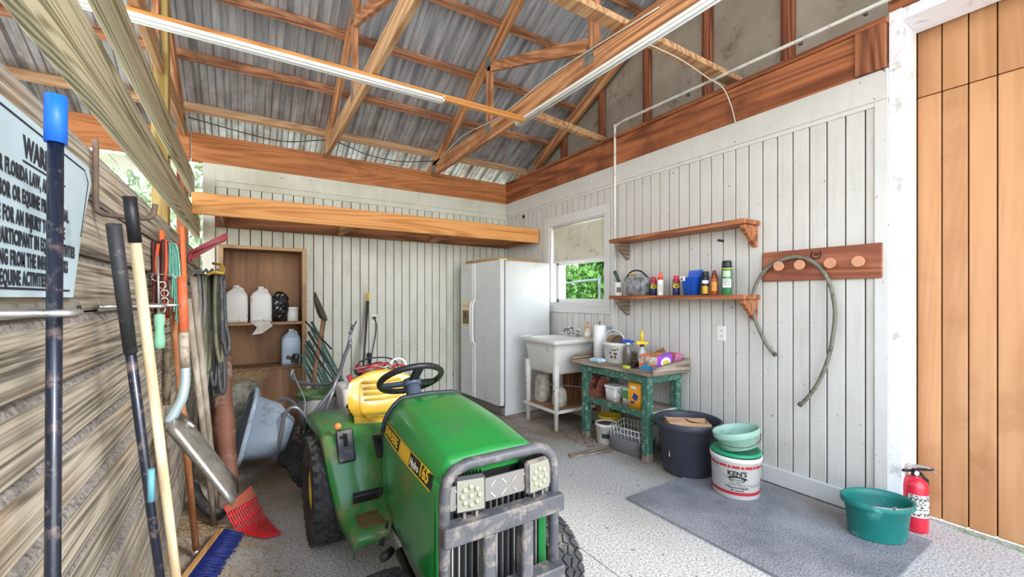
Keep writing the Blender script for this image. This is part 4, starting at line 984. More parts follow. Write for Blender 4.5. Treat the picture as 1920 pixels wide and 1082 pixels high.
# ---- under the bench
t = pail('paint_pail', 'small white pail caked with paint, under the bench, left front', (2.80, 2.80, 0), .085, .093, .185, wp, cat='pail')
q = MB(); q.lathe([(.086, .165), (.086, .172), (.001, .174)]); q.build('content', M('brown crust', '#6c5444', .9, dirt='#8c7562', da=.5), t, world=False)
q = MB(); q.rings([[Vector((math.cos(a) * rr_, math.sin(a) * rr_, z)) for a in [PI * 1.10 + .08 * k for k in range(11)]] for z, rr_ in ((.06, .0905), (.10, .0925))], False, False, False); q.build('label_patch', M('dark label', '#3a3a3c', .5), t, world=False)
pail('yellow_bucket', 'yellow bucket standing behind the grey basket under the bench', (2.97, 2.925, 0), .082, .10, .20, M('yellow bucket plastic', '#d9bc1e', .4, dirt='#8c7a22', da=.35), cat='bucket', handle=(.2, .4, -.06))
t = thing('basket_bin', 'grey plastic bin holding a wire rack under the bench', 'bin', (2.83, 2.52, 0), .12)
q = MB(); q.rings([rr(-.11, .11, -.15, .15, 0, .03), rr(-.125, .125, -.165, .165, .13, .03), rr(-.13, .13, -.17, .17, .135, .03), rr(-.12, .12, -.16, .16, .132, .03), rr(-.105, .105, -.145, .145, .01, .03)]); q.build('bin', M('grey bin', '#8f9092', .5, dirt='#6c6862', da=.35, ds=12), t, world=False)
t = thing('wire_rack', 'pale coated wire rack tilted in the grey bin under the bench', 'rack', (2.83, 2.52, .06), .12)
q = MB(); T = Matrix.Rotation(-.12, 4, 'Y')
for k in range(9):
    yy = -.14 + k * .035; q.tube([T @ Vector(p) for p in ((-.10, yy, .17), (-.095, yy, .03), (.095, yy, .03), (.10, yy, .17))], .0025, 5)
for k in range(6):
    xx = -.095 + k * .038; q.tube([T @ Vector(p) for p in ((xx, -.145, .17), (xx, -.142, .03), (xx, .142, .03), (xx, .145, .17))], .0025, 5)
for zz in (.17, .12, .075): q.tube([T @ Vector((math.copysign(.1, a), math.copysign(.146, b), zz)) for a, b in ((-1, -1), (1, -1), (1, 1), (-1, 1))], .003, 5, loop=True)
q.build('wire_grid', M('rack wire', '#e0dfda', .4), t, world=False)
for k, (a, b) in enumerate((((2.29, 2.72, .012), (2.68, 2.66, .012)), ((2.27, 2.68, .012), (2.66, 2.60, .012)))):
    q = MB(); q.beam(a, b, .024, .018); solo(q, 'wood_strip', grey_wood_x, ('farther of two grey wood strips on the floor by the bench', 'nearer of two grey wood strips on the floor by the bench')[k], 'wood strip', bevel=.002)
q = MB()
random.seed(11)
for i in range(420):
    x, y = random.uniform(2.55, 2.95), random.uniform(2.75, 3.3); a = random.uniform(0, PI); L = random.uniform(.005, .02)
    q.beam((x, y, .003), (x + L * math.cos(a), y + L * math.sin(a), .005), .004, .003)
o = solo(q, 'dead_leaf_litter', M('leaf litter', '#6f4630', .9, col2='#8d6a4a', vs=30), 'brown leaf litter on the floor between sink and bench', 'leaf litter'); o['kind'] = 'stuff'

# ---- tubs and pails on the mat side
t = thing('muck_bucket', 'big dark blue-grey round tub by the bench, a carton inside', 'tub', (2.86, 2.0, .0148))
mk = M('muck bucket plastic', '#353944', .5, col2='#424652', vs=3, dirt='#77747a', da=.2, ds=14)
q = MB(); q.lathe([(.175, 0), (.18, .004), (.216, .335), (.236, .345), (.241, .35), (.241, .385), (.235, .39), (.224, .385), (.219, .36), (.17, .015), (.001, .012)], seg=44, cap1=False); q.build('body', mk, t, world=False)
for an in (4.95, 1.8):
    q = MB(); q.tube([(.243 * math.cos(an - .25), .243 * math.sin(an - .25), .345), (.262 * math.cos(an), .262 * math.sin(an), .29), (.243 * math.cos(an + .25), .243 * math.sin(an + .25), .345)], .006, 8, smooth_path=4)
    q.build('rope_handle', M('grey rope', '#55565a', .9), t, world=False)
t = thing('cardboard_box', 'torn open brown cardboard box sunk in the big dark tub', 'box', (2.84, 1.99, .145), -.75)
q = MB(); e = .006; q.box((-.15, -.10, 0), (.15, .10, e)); q.box((-.15, -.10, e), (-.15 + e, .10, .25)); q.box((.15 - e, -.10, e), (.15, .10, .24)); q.box((-.15 + e, -.1, e), (.15 - e, -.1 + e, .255)); q.box((-.15 + e, .1 - e, e), (.15 - e, .1, .24)); q.build('carton', M('fresh cardboard', '#d6ab84', .85, dirt='#b98c66', da=.35), t, world=False)
q = MB(); q.add([(-.15, -.1, .25), (.0, -.1, .255), (-.03, -.03, .262), (-.14, -.04, .25)], [(0, 1, 2, 3)]); q.add([(.15, .1, .24), (.0, .1, .24), (.02, .04, .235), (.14, .03, .22)], [(0, 1, 2, 3)]); q.build('flap', MATS['fresh cardboard'], t, world=False, solid=.004)
# mayonnaise pail
KC = Vector((2.80, 1.595, 0.0155)); KR0, KR1, KH = .140, .152, .27
mat_w = M('mat pail white', '#ebe9e4', .4, dirt='#b8b0a4', da=.3, ds=9)
t = pail('mayonnaise_pail', 'white mayonnaise pail with red bands and black lettering on the rubber mat', KC, KR0, KR1, KH, mat_w, handle=(1.0, math.radians(-25), .12), cat='pail', rim=.007)
sl = (KR1 - KR0) / KH
def band(z0, z1, a0=0, a1=2 * PI, n=48, off=.0012):
    return [[Vector((math.cos(a0 + (a1 - a0) * k / n) * (KR0 + sl * z + off), math.sin(a0 + (a1 - a0) * k / n) * (KR0 + sl * z + off), z)) for k in range(n + 1)] for z in (z0, z1)]
q = MB(); q.rings(band(.205, .222), False, False, False); q.build('red_band', M('red print', '#b5262e', .5), t, world=False)
q = MB(); q.rings(band(.032, .052), False, False, False); q.build('red_band', MATS['red print'], t, world=False)
fa = math.atan2(-KC.y, -KC.x) + .06
ink = M('black ink', '#1c1a19', .6); gink = M('grey ink', '#6c6863', .6)
def wf(z): 
    def fn(x, y, zz):
        r_ = KR0 + sl * (z + y) + .002 + zz; a = fa + x / KR0; return Vector((r_ * math.cos(a), r_ * math.sin(a), z + y))
    return fn
q = MB(); q.text("KEN'S", .043, wf(.158), align='CENTER', xs=.98, bold=.0012); q.build('lettering', ink, t, world=False)
q = MB(); q.text('Extra Heavy', .018, wf(.098), align='CENTER'); q.build('lettering', gink, t, world=False)
q = MB(); q.text('Mayonnaise', .029, wf(.074), align='CENTER', xs=.95); q.build('lettering', ink, t, world=False)
q = MB(); q.text('NET 4 GALLONS', .010, wf(.059), align='CENTER', bold=.0003); q.build('lettering', ink, t, world=False)
q = MB(); n = 24
fo = wf(.133)
q.rings([[fo(.046 * math.cos(2 * PI * k / n) * s, .017 * math.sin(2 * PI * k / n) * s, 0) for k in range(n)] for s in (1, .80)], cap0=False, cap1=False, smooth=False)
q.rings([[fo(.046 * math.cos(a) * s, .017 * math.sin(a) * s, .0004) for a in [PI * .05 + PI * .9 * k / n for k in range(n)]] for s in (1.35, 1.0)], False, False, False); q.build('oval_emblem', ink, t, world=False)
q = MB(); q.text('SALAD DRESSINGS', .0075, wf(.1305), align='CENTER', bold=.0002); q.build('lettering', ink, t, world=False)
q = MB(); q.lathe([(.143, .272), (.153, .276), (.156, .29), (.150, .298), (.14, .295), (.13, .283), (.001, .28)], KC - Vector((0, 0, .001)), 36); solo(q, 'pail_lid', M('green lid', '#1f9a6c', .4, dirt='#5fb08e', da=.35), 'green rim and lid sitting on the white mayonnaise pail', 'lid', loc=KC + Vector((0, 0, .271)))
# pale green oval bucket on top

t = thing('oval_bucket', 'pale mint-green flat-back bucket resting on the green pail lid', 'bucket', KC + Vector((.022, -.008, .290)))
mint = M('mint plastic', '#8fb9a6', .5, col2='#a9c9b9', vs=5, dirt='#6e8a7c', da=.35, ds=9)
Tm = Matrix.Rotation(math.radians(9), 4, Vector((.84, -.53, 0)).cross(Vector((0, 0, 1)))) @ rotz(math.radians(-32))
q = MB(); q.lathe([(.115, .0), (.12, .004), (.135, .075), (.145, .078), (.15, .085), (.155, .118), (.150, .124), (.142, .118), (.13, .08), (.112, .012), (.001, .01)], seg=40, sx=1.0, sy=.72, T=Tm, cap1=False); q.build('body', mint, t, world=False)
q = MB(); pts = [Tm @ Vector((.15 * math.cos(a), -.112 * math.sin(a) - .0, .085 - .06 * math.sin(a) * .9)) for a in [PI * k / 12 for k in range(13)]]; q.tube(pts, .0022, 6); q.build('handle', M('dark bail', '#4a4c4a', .5, .6), t, world=False)
t.location.z += .012
# teal oval tub
T = rotz(math.radians(-38)) @ Matrix.Diagonal((.84, .84, 1, 1))
t = thing('oval_tub', 'teal oval feed tub standing on the near end of the rubber mat', 'tub', (2.945, .885, .0155))
teal = M('teal plastic', '#13756d', .42, col2='#1d827a', vs=4, dirt='#6fb5ad', da=.32, ds=8)
q = MB(); q.lathe([(.155, 0), (.16, .006), (.182, .165), (.20, .172), (.206, .178), (.204, .205), (.198, .208), (.188, .196), (.178, .17), (.15, .014), (.001, .012)], seg=44, sx=1.0, sy=.74, T=T, cap1=False); q.build('body', teal, t, world=False)
q = MB(); q.lathe([(.14, .016), (.14, .0175), (.001, .018)], seg=30, sx=1, sy=.72, T=T); q.build('feed_residue', M('feed residue', '#5d5040', .9), t, world=False)
q = MB(); pts = [T @ Vector((.205 * math.cos(a), -.155 * math.sin(a) * .98, .20)) for a in [PI * (.30 + .40 * k / 10) for k in range(11)]]
q.tube([p + Vector((0, 0, .004)) for p in pts], .003, 6); q.sphere(pts[5] + Vector((0, 0, .006)), .009, 8, (1.6, 1.6, .8)); q.build('handle', M('bail wire', '#a6a6a4', .4, .8), t, world=False)
# fire extinguisher
t = thing('fire_extinguisher', 'red fire extinguisher standing on the floor against the door jamb', 'fire extinguisher', (3.235, .80, .0005), -.57)
redm = M('extinguisher red', '#d5243c', .3, coat=.4)
q = MB(); q.lathe([(.05, 0), (.056, .004), (.058, .02), (.058, .25), (.052, .278), (.035, .295), (.02, .302), (.02, .31)], seg=28); q.build('cylinder', redm, t, world=False)
q = MB(); a0, a1 = PI * 1.1, PI * 1.8
q.rings([[Vector((.0588 * math.cos(a0 + (a1 - a0) * k / 20), .0588 * math.sin(a0 + (a1 - a0) * k / 20), z)) for k in range(21)] for z in (.09, .215)], False, False, False); lb_ = q.build('label_patch', M('extinguisher label', '#dcdad3', .5), t, world=False)
q = MB(); random.seed(3)
for r_ in range(11):
    z = .10 + r_ * .0105; a = a0 + .1
    while a < a1 - .2:
        w = random.uniform(.08, .35)
        if random.random() < .75:
            q.rings([[Vector((.0593 * math.cos(a + w * k / 4), .0593 * math.sin(a + w * k / 4), zz)) for k in range(5)] for zz in (z, z + (.006 if r_ % 4 else .009))], False, False, False)
        a += w + .1
q.build('label_print', M('label print', '#4b4642', .6), lb_, world=False)
hd = M('extinguisher head', '#1e1e20', .35)
q = MB(); q.cyl((0, 0, .305), (0, 0, .345), .018, .016, 14); q.box((-.012, -.01, .335), (.10, .01, .347)); hd_ = q.build('valve', hd, t, world=False, bevel=.003)
q = MB(); q.prism([(-.04, -.008, .352), (.0, -.008, .372), (.07, -.008, .362), (.115, -.008, .322), (.118, -.008, .31), (.105, -.008, .318), (.06, -.008, .350), (-.0, -.008, .355)][::-1], (0, .016, 0)); q.build('squeeze_lever', M('lever steel', '#b9b9b7', .3, .8), hd_, world=False)
q = MB(); q.cyl((-.01, -.022, .327), (-.01, -.018, .327), .013, seg=14); q.build('gauge', wp2, hd_, world=False)
q = MB(); q.tube([(-.015, 0, .335), (-.05, -.01, .34), (-.085, -.02, .345)], .008, 8); q.build('nozzle', hd, hd_, world=False)
q = MB(); q.tube([(.03, .0, .32), (.066, 0, .28), (.068, 0, .2), (.067, 0, .13)], .009, 8); q.build('hose', hd, t, world=False)
# rubber mat
q = MB(); q.rings([rr(2.115, 3.125, .70, 1.93, .0005, .006, 1), rr(2.115, 3.125, .70, 1.93, .0145, .006, 1)], smooth=False)
def matm():
    m, n, l, b = newmat('stall mat rubber'); v = coords(n, l, (1, 1, 1), False)
    c = mix(n, l, ramp(n, l, noise(n, l, v, 2.2, 6, .6), [(.38, (0, 0, 0)), (.66, (1, 1, 1))]), hexc('#6d7078'), hexc('#9b9aa0'))
    sp_ = n.new('ShaderNodeSeparateXYZ'); l.new(v, sp_.inputs[0])
    d_ = ramp(n, l, noise(n, l, v, 3.3, 8, .7), [(.50, (0, 0, 0)), (.62, (.75,) * 3)])
    xr_ = n.new('ShaderNodeMapRange'); xr_.inputs[1].default_value = .1; xr_.inputs[2].default_value = .5; l.new(sp_.outputs['X'], xr_.inputs[0])
    mm = n.new('ShaderNodeMath'); mm.operation = 'MULTIPLY'; l.new(d_, mm.inputs[0]); l.new(xr_.outputs[0], mm.inputs[1])
    c = mix(n, l, mm.outputs[0], c, hexc('#8b7661'))
    c = mix(n, l, ramp(n, l, noise(n, l, v, 170, 3, .7), [(.45, (0, 0, 0)), (.62, (.35,) * 3)]), c, hexc('#c9c8cc'))
    l.new(c, b.inputs['Base Color']); b.inputs['Roughness'].default_value = .7
    vo = n.new('ShaderNodeTexVoronoi'); vo.inputs['Scale'].default_value = 95; l.new(v, vo.inputs['Vector']); bump(n, l, b, vo.outputs['Distance'], .8, .004); return m
solo(q, 'rubber_mat', matm(), 'grey pebbled rubber stall mat on the floor along the right wall', 'mat')

# ---- shelves on the right wall
def wall_shelf(z, label):
    t = thing('wall_shelf', label, 'shelf', (XR, 2.28, z - .03))
    q = MB(); q.box((2.965, 1.625, z - .033), (XR - .001, 2.935, z)); q.build('board', rw_y, t, bevel=.004)
    for yy in (1.645, 2.86):
        q = MB(); q.prism([(XR - .001, yy, z - .034), (3.0, yy, z - .034), (3.0, yy, z - .065), (XR - .022, yy, z - .19), (XR - .001, yy, z - .19)], (0, .035, 0)); q.build('bracket', grey_wood_x if yy > 2 else rw_y, t, bevel=.003)
    return t
wall_shelf(1.885, 'upper wooden wall shelf, empty, on two triangular brackets')
wall_shelf(1.345, 'lower wooden wall shelf crowded with bottles and cans')
Z = 1.3455
def can(name, label, y, r, h, parts, x=3.06, cat='spray can', rz=0, group=None):
    t = thing(name, label, cat, (x, y, Z), rz, group)
    for nm, z0, z1, r0, r1, m in parts:
        q = MB(); q.lathe([(r * r0 * .97, h * z0), (r * r0, h * z0 + .002), (r * r1, h * z1 - .003), (r * r1 * .93, h * z1)], seg=20); q.build(nm, m, t, world=False)
    return t
def patch(t, r, z0, z1, a0, a1, m, nm='label_patch', n=8):
    q = MB(); q.rings([[Vector((r * math.cos(a0 + (a1 - a0) * k / n), r * math.sin(a0 + (a1 - a0) * k / n), z)) for k in range(n + 1)] for z in (z0, z1)], False, False, False); return q.build(nm, m, t, world=False)
def face(x, y): return math.atan2(-y, -x)
navy = M('navy can', '#1f2f5e', .3, coat=.3); redcap = M('red cap', '#d8283a', .35); blackcap = M('black cap', '#1d1d1f', .35)
t = can('aerosol_can', 'tall green and white insect spray can with black cap, last on the shelf', 1.81, .036, .255, [('can', 0, .80, 1, 1, M('insect can green', '#2f7d4c', .35, coat=.3)), ('band', .755, .795, 1.03, 1.03, M('can yellow band', '#c9b83a', .4)), ('cap', .80, 1.0, .97, .9, blackcap)])
a = face(3.06, 1.81); patch(t, .0366, .055, .12, a - .9, a + .9, wp2); q = MB()
patch(t, .0367, .135, .18, a - .8, a + .7, M('can pale print', '#b9cfa8', .4)); 
q = MB()
for k_, z_ in ((0, .105), (1, .088), (2, .071)): q.text(('WASP &', 'HORNET', 'KILLER')[k_], .014, lambda x, y, z, z_=z_: Vector((.0372 * math.cos(a + x / .0372), .0372 * math.sin(a + x / .0372), z_ + y)), align='CENTER', bold=.0003)
q.build('lettering', ink, t, world=False)
t = can('aerosol_can', 'black can with cream band behind the tall green can', 1.855, .03, .2, [('can', 0, .8, 1, 1, M('dark can', '#3a3330', .35)), ('cap', .8, 1, .95, .85, blackcap)], x=3.125)
t = can('polish_bottle', 'brown-orange tapered bottle between two cans on the lower shelf', 1.91, .029, .19, [('bottle', 0, .7, 1, .9, M('amber bottle', '#a84e25', .3, coat=.3)), ('shoulder', .7, .88, .9, .5, M('amber dark', '#7a3418', .3)), ('cap', .88, 1, .5, .4, M('brown cap', '#8a3f22', .4))], cat='bottle')
a = face(3.06, 1.91); patch(t, .0298, .03, .10, a - .7, a + .7, M('orange label', '#df9a3c', .45))
t = can('aerosol_can', 'black and yellow can with black cap right of the blue scoop', 1.985, .027, .185, [('can', 0, .8, 1, 1, blackcap), ('cap', .8, 1, .92, .85, blackcap)])
a = face(3.06, 1.985); patch(t, .0275, .01, .07, a - 1.0, a + 1.0, M('yellow label', '#dcae2b', .45)); patch(t, .0275, .09, .115, a - 1, a + 1, wp2)
# blue bag-style wall pocket
t = thing('blue_scoop', 'bright blue plastic scoop tub with a white sticker on the lower shelf', 'tub', (3.05, 2.10, Z))
bl = M('blue plastic', '#1c5fd0', .35, coat=.2)
q = MB(); q.rings([rr(-.04, .04, -.05, .05, 0, .012), rr(-.05, .05, -.062, .062, .14, .012), rr(-.055, .055, -.068, .068, .142, .012)], cap1=False); q.rings([rr(-.046, .046, -.058, .058, .141, .012), rr(-.036, .036, -.046, .046, .005, .012)], cap0=False); q.build('tub', bl, t, world=False)
q = MB(); q.prism([(.045, -.066, .14), (.045, .066, .14), (.045, .055, .20), (.045, -.066, .205)], (.008, 0, 0)); q.prism([(-.05, -.068, .14), (.05, -.068, .14), (.05, -.068, .20), (.0, -.068, .195), (-.03, -.068, .15)], (0, .005, 0)); q.build('back_panel', bl, t, world=False)
q = MB(); q.box((-.057, .02, .115), (-.0545, .065, .15)); q.build('sticker', wp2, t, world=False)
q = MB(); q.box((-.0578, .04, .12), (-.057, .06, .14)); q.build('sticker_print', gink, t, world=False)
def oilcan(label, y, cap, x=3.06):
    t = can('lubricant_can', label, y, .03, .165, [('can', 0, .78, 1, 1, navy), ('cap', .78, 1, .9, .55, cap)], x=x)
    a = face(x, y); patch(t, .0306, .062, .105, a - .9, a + .9, M('lube yellow', '#f1d62e', .4)); patch(t, .0306, .11, .122, a - 1, a + 1, redcap)
    q = MB(); q.text('WD', .028, lambda x_, y_, z_: Vector((.0312 * math.cos(a + x_ / .031), .0312 * math.sin(a + x_ / .031), .086 + y_)), align='CENTER', bold=.001)
    q.text('40', .024, lambda x_, y_, z_: Vector((.0312 * math.cos(a + x_ / .031), .0312 * math.sin(a + x_ / .031), .066 + y_)), align='CENTER', bold=.001); q.build('lettering', ink, t, world=False)
    return t
oilcan('blue and yellow lubricant can with red cap beside the blue scoop', 2.25, redcap)
oilcan('blue and yellow lubricant can behind the white bottle with orange spout', 2.505, redcap, 3.09)
t = can('glue_bottle', 'white bottle with a pointed orange spout on the lower shelf', 2.41, .026, .205, [('bottle', 0, .66, 1, 1, wp2), ('shoulder', .66, .74, 1, .8, redcap), ('spout', .74, 1, .8, .25, M('orange spout', '#ef5a2c', .35))], cat='bottle')
a = face(3.06, 2.41); patch(t, .0265, .03, .10, a - .6, a + .6, M('pale label', '#d6cfc2', .5))
# clear tote with tools
t = thing('clear_tote', 'clear plastic tote with a black strap handle on the lower shelf', 'tote', (3.06, 2.66, Z))
cl = M('smoky clear plastic', '#a9adad', .15, col2='#5c5e60', vs=18, coat=.4)
q = MB(); q.rings([rr(-.06, .06, -.095, .095, 0, .02), rr(-.07, .07, -.115, .115, .165, .02), rr(-.066, .066, -.11, .11, .165, .02), rr(-.056, .056, -.09, .09, .01, .02)]); q.build('tote', cl, t, world=False)
q = MB(); q.tube([(0, .125, .06), (-.01, .12, .17), (-.01, .06, .225), (-.01, -.03, .225), (-.01, -.09, .19), (0, -.115, .16)], .007, 8, smooth_path=4); q.build('strap', blk, t, world=False)
sack('plastic_wrap', 'crumpled clear wrap bulging out of the clear tote', (3.055, 2.62, Z + .045), .045, .05, .15, M('clear wrap', '#c9cbc9', .3, col2='#85857f', vs=30), 31, 'wrap', .6)
q = MB(); q.lathe([(.03, 0), (.032, .01), (.032, .02), (.001, .021)], (3.05, 2.715, Z + .185)); solo(q, 'tape_roll', M('tape ochre', '#b79a4a', .5), 'ochre tape roll on top of the things in the clear tote', 'tape')
t = can('plastic_jug', 'small white jug with a scribbled label at the left end of the lower shelf', 2.885, .042, .12, [('jug', 0, 1, 1, .95, wp), ('lid', .98, 1.06, 1.02, 1.02, wp2)], cat='jug', x=3.05)
a = face(3.05, 2.885); patch(t, .0427, .03, .08, a - .5, a + .6, gink)
t = can('plastic_jug', 'grey-white jar beside the tote at the left end of the lower shelf', 2.835, .034, .145, [('jar', 0, 1, 1, .97, wp)], cat='jug', x=3.135)
q = MB(); q.tube([(3.05, 2.88, Z + .129), (3.04, 2.90, Z + .19), (3.035, 2.925, Z + .235)], .017, 10); solo(q, 'grip_tool', M('dull green grip', '#3f5244', .7), 'dull green cylindrical grip leaning on the small white jug', 'tool')
# ---- peg rack
t = thing('peg_rack', 'red-brown board with four round wooden pegs and a horseshoe mark', 'peg rack', (XR, 1.26, 1.54))
q = MB(); q.box((XR - .024, .925, 1.44), (XR - .0005, 1.6, 1.648)); bd = q.build('board', peg_w, t, bevel=.004)
for yy in (1.467, 1.338, 1.166, 1.022):
    q = MB(); q.cyl((XR - .024, yy, 1.541), (XR - .065, yy, 1.541), .014, seg=14); q.cyl((XR - .065, yy, 1.541), (XR - .082, yy, 1.541), .03, .034, 20); q.build('peg', M('peg wood', '#d79a76', .6, dirt='#b3775a', da=.3), t, bevel=.003)
q = MB(); q.tube([(XR - .026, 1.262 + .028 * math.cos(a), 1.607 + .03 * math.sin(a)) for a in [PI * (.78 + 1.44 * k / 14) for k in range(15)]], .004, 6); q.build('horseshoe', ink, bd)
q = MB(); q.text('TS', .026, plane_fn((XR - .026, 1.262, 1.598), (0, -1, 0), (0, 0, 1)), align='CENTER', bold=.001); q.build('lettering', ink, bd)
# bent hose on the pegs
pts = [at(x, y, X=3.128) for x, y in ((1455, 667), (1440, 650), (1425, 622), (1413, 590), (1411, 565), (1415, 540), (1428, 515), (1445, 498), (1470, 486), (1495, 482), (1520, 489), (1540, 505), (1555, 530), (1563, 560), (1566, 590), (1562, 630), (1555, 665), (1545, 695), (1530, 725), (1512, 748), (1499, 760))]
t = thing('bent_hose', 'short piece of grey-green hose looped over the pegs, hanging down the wall', 'hose', pts[0])
q = MB(); q.tube(pts, .0125, 10, smooth_path=3); q.build('hose', M('old hose', '#6e6f62', .7, col2='#828070', vs=8, dirt='#3f3e37', da=.35, ds=20), t)
for p_, d_ in ((pts[0], pts[1]), (pts[-1], pts[-2])):
    q = MB(); q.cyl(p_, p_ + (d_ - p_).normalized() * .02, .0155, seg=10); q.build('hose_end', M('hose end', '#5a4c40', .7), t)
# black sticker on the wall under the upper shelf, knot hole
q = MB(); q.cbox((XR - .002, 1.93, 1.775), (.003, .055, .02), (.25, 0, 0)); solo(q, 'wall_tag', blackcap, 'tiny black tag on the white wall under the upper shelf', 'tag')
q = MB(); q.lathe([(.026, 0), (.024, .006), (.001, .008)], T=Matrix.Translation((.92, YB - .0, 2.33)) @ Matrix.Rotation(PI / 2, 4, 'X'), seg=9); q.jitter(.002); solo(q, 'wall_hole', M('hole black', '#161412', .9), 'dark round hole patch high on the back wall above the loft joist', 'hole')
q = MB(); q.lathe([(.026, 0), (.024, .006), (.001, .008)], T=Matrix.Translation((XR, 4.72, 2.42)) @ Matrix.Rotation(-PI / 2, 4, 'Y'), seg=9); solo(q, 'wall_hole', MATS['hole black'], 'dark round hole patch on the right wall near the back corner', 'hole')
# ================================================================ LEFT SIDE OF THE ROOM
# ---- printed warning sign on the partition
sg = thing('warning_sign', 'pale blue-white metal warning sign with black lettering on the board partition', 'sign', (XL + .008, 1.0, 1.32))
SX = XL + .010
signm = M('sign face', '#c3dbe6', .4, dirt='#9db2bd', da=.25, ds=6)
q = MB(); q.prism([(SX, .55, 1.322), (SX, 1.295, 1.322), (SX, 1.36, 1.49), (SX, 1.425, 1.60), (SX, 1.405, 1.634), (SX, .55, 1.634)], (.0025, 0, 0)); q.build('panel', signm, sg)
q = MB(); bx = SX + .003
for lo, hi in (((.57, 1.618), (1.375, 1.6215)), ((.57, 1.334), (1.27, 1.338))): q.box((bx, lo[0], lo[1]), (bx + .0004, hi[0], hi[1]))
q.add([(bx, 1.375, 1.6215), (bx, 1.40, 1.60), (bx, 1.396, 1.596), (bx, 1.375, 1.6175)], [(0, 3, 2, 1)]); q.prism([(bx, 1.396, 1.598), (bx, 1.400, 1.598), (bx, 1.345, 1.46), (bx, 1.341, 1.46)], (.0004, 0, 0))
signink = M('sign ink', '#1d2530', .5)
q.build('border_line', signink, sg)
sf = lambda y0, z0: plane_fn((bx + .0002, y0, z0), (0, 1, 0), (0, 0, 1), 0) if False else (lambda x, y, z: Vector((bx + .0006 + z, y0 + x, z0 + y)))
q = MB(); q.text('WARNING', .050, sf(1.142, 1.562), ext=.0003, align='CENTER', xs=.78, bold=.0018); q.build('lettering', signink, sg)
q = MB(); q.box((bx, 1.045, 1.5515), (bx + .0004, 1.245, 1.555)); q.build('underline', signink, sg)
for txt, ye, z in (('UNDER FLORIDA LAW, AN EQUINE', 1.235, 1.519), ('ACTIVITY SPONSOR OR EQUINE PROFESSIONAL', 1.262, 1.481), ('IS NOT LIABLE FOR AN INJURY TO, OR THE', 1.24, 1.443), ('DEATH OF, A PARTICIPANT IN EQUINE ACTIVITIES', 1.30, 1.408), ('RESULTING FROM THE INHERENT RISKS', 1.258, 1.374), ('OF EQUINE ACTIVITIES.', 1.15, 1.342)):
    q = MB(); q.text(txt, .0335, sf(ye, z), ext=.0003, align='RIGHT', xs=.56, spacing=1.12, bold=.0013); q.build('lettering', signink, sg)

# ---- clips holding the long handles
zinc = M('zinc', '#b9b8b2', .35, .75, dirt='#6e675d', da=.36, ds=20)
def clip(label, y0, y1, tools):
    t = thing('tool_clip', label, 'tool clip', (XL + .006, y0, 1.30), group='spring clips for the handles')
    q = MB(); q.box((XL + .006, y0, 1.285), (XL + .010, y1, 1.312)); q.build('strip', zinc, t, bevel=.002)
    for (y, xo) in tools:
        q = MB(); q.tube([(XL + .012, y - .045, 1.298), (XL + .03, y - .035, 1.298), (XL + .06, y - .03, 1.298), (xo + .018, y - .02, 1.298), (xo + .022, y, 1.298), (xo + .016, y + .025, 1.298), (XL + .05, y + .045, 1.298)], .0055, 6, smooth_path=3); q.build('spring_jaw', zinc, t)
    for y in (y0 + .02, y1 - .02):
        q = MB(); q.cyl((XL + .010, y, 1.298), (XL + .014, y, 1.298), .006, seg=8); q.build('screw', blk, t)
clip('metal spring clip around the blue-capped bar, over the sign edge', .72, 1.36, [(.90, -.24)])
clip('metal spring clip around the two leaning handles', 1.50, 2.05, [(1.27 + .26, -.215), (1.70 + .02, -.205)])

def handle_tool(name, label, cat, segs, seg=14):
    """long straight tool: [(part, p0, p1, r0, r1, material)]"""
    base = min((min(s[1][2], s[2][2]), i) for i, s in enumerate(segs))
    s0 = segs[base[1]]; b = s0[2] if s0[2][2] < s0[1][2] else s0[1]
    t = thing(name, label, cat, b)
    for nm, p0, p1, r0, r1, m in segs:
        q = MB(); q.cyl(p0, p1, r0, r1, seg); q.build(nm, m, t)
    return t
def along(p0, p1, t): return Vector(p0) + (Vector(p1) - Vector(p0)) * t
navybar = M('dark blue enamel', '#141c2c', .3, dirt='#6a5b58', da=.36, ds=26, coat=.3)
a = at(105, 185, X=-.243); b = Vector((-.243, .885, .0))
handle_tool('digging_bar', 'thick dark blue steel bar with a bright blue cap, in front of the sign', 'digging bar', [('bar', a, b, .0092, .0092, navybar), ('cap', a + Vector((0, 0, .004)), along(a, b, .042), .0130, .0130, M('blue cap', '#1668d8', .45, dirt='#7fb0ea', da=.3, ds=25))])
a = at(213, 420, X=-.245); e = at(300, 1082, X=-.2); b = a + (e - a) * ((a.z - .01) / (a.z - e.z))
t = handle_tool('long_handled_tool', 'black steel handle with a thick black grip, second from the left', 'tool', [('shaft', along(a, b, .15), b, .0108, .0108, navybar), ('grip', a, along(a, b, .20), .0142, .0132, M('black grip', '#2d2d2f', .6, dirt='#6a655e', da=.3, ds=30))])
q = MB(); p = at(277, 905, X=-.19); q.cyl(p + Vector((.006, 0, .03)), p + Vector((.006, 0, -.045)), .007, seg=8); q.build('sticker', M('teal sticker', '#5f9fb0', .4), t)
a = at(243, 368, X=-.235); e = at(330, 1082, X=-.165); b = a + (e - a) * ((a.z - .01) / (a.z - e.z))
ash = W('pale ash handle', '#e3d4b4', '#c3ab84', 'Z', 26, .5, rough=.5, bp=.2, knots=False)
handle_tool('long_handled_tool', 'long pale wooden handle with a black sleeve at its top end', 'tool', [('shaft', along(a, b, .06), b, .0118, .0118, ash), ('sleeve', a, along(a, b, .07), .0138, .0135, M('black sleeve', '#1d1d1f', .45))])
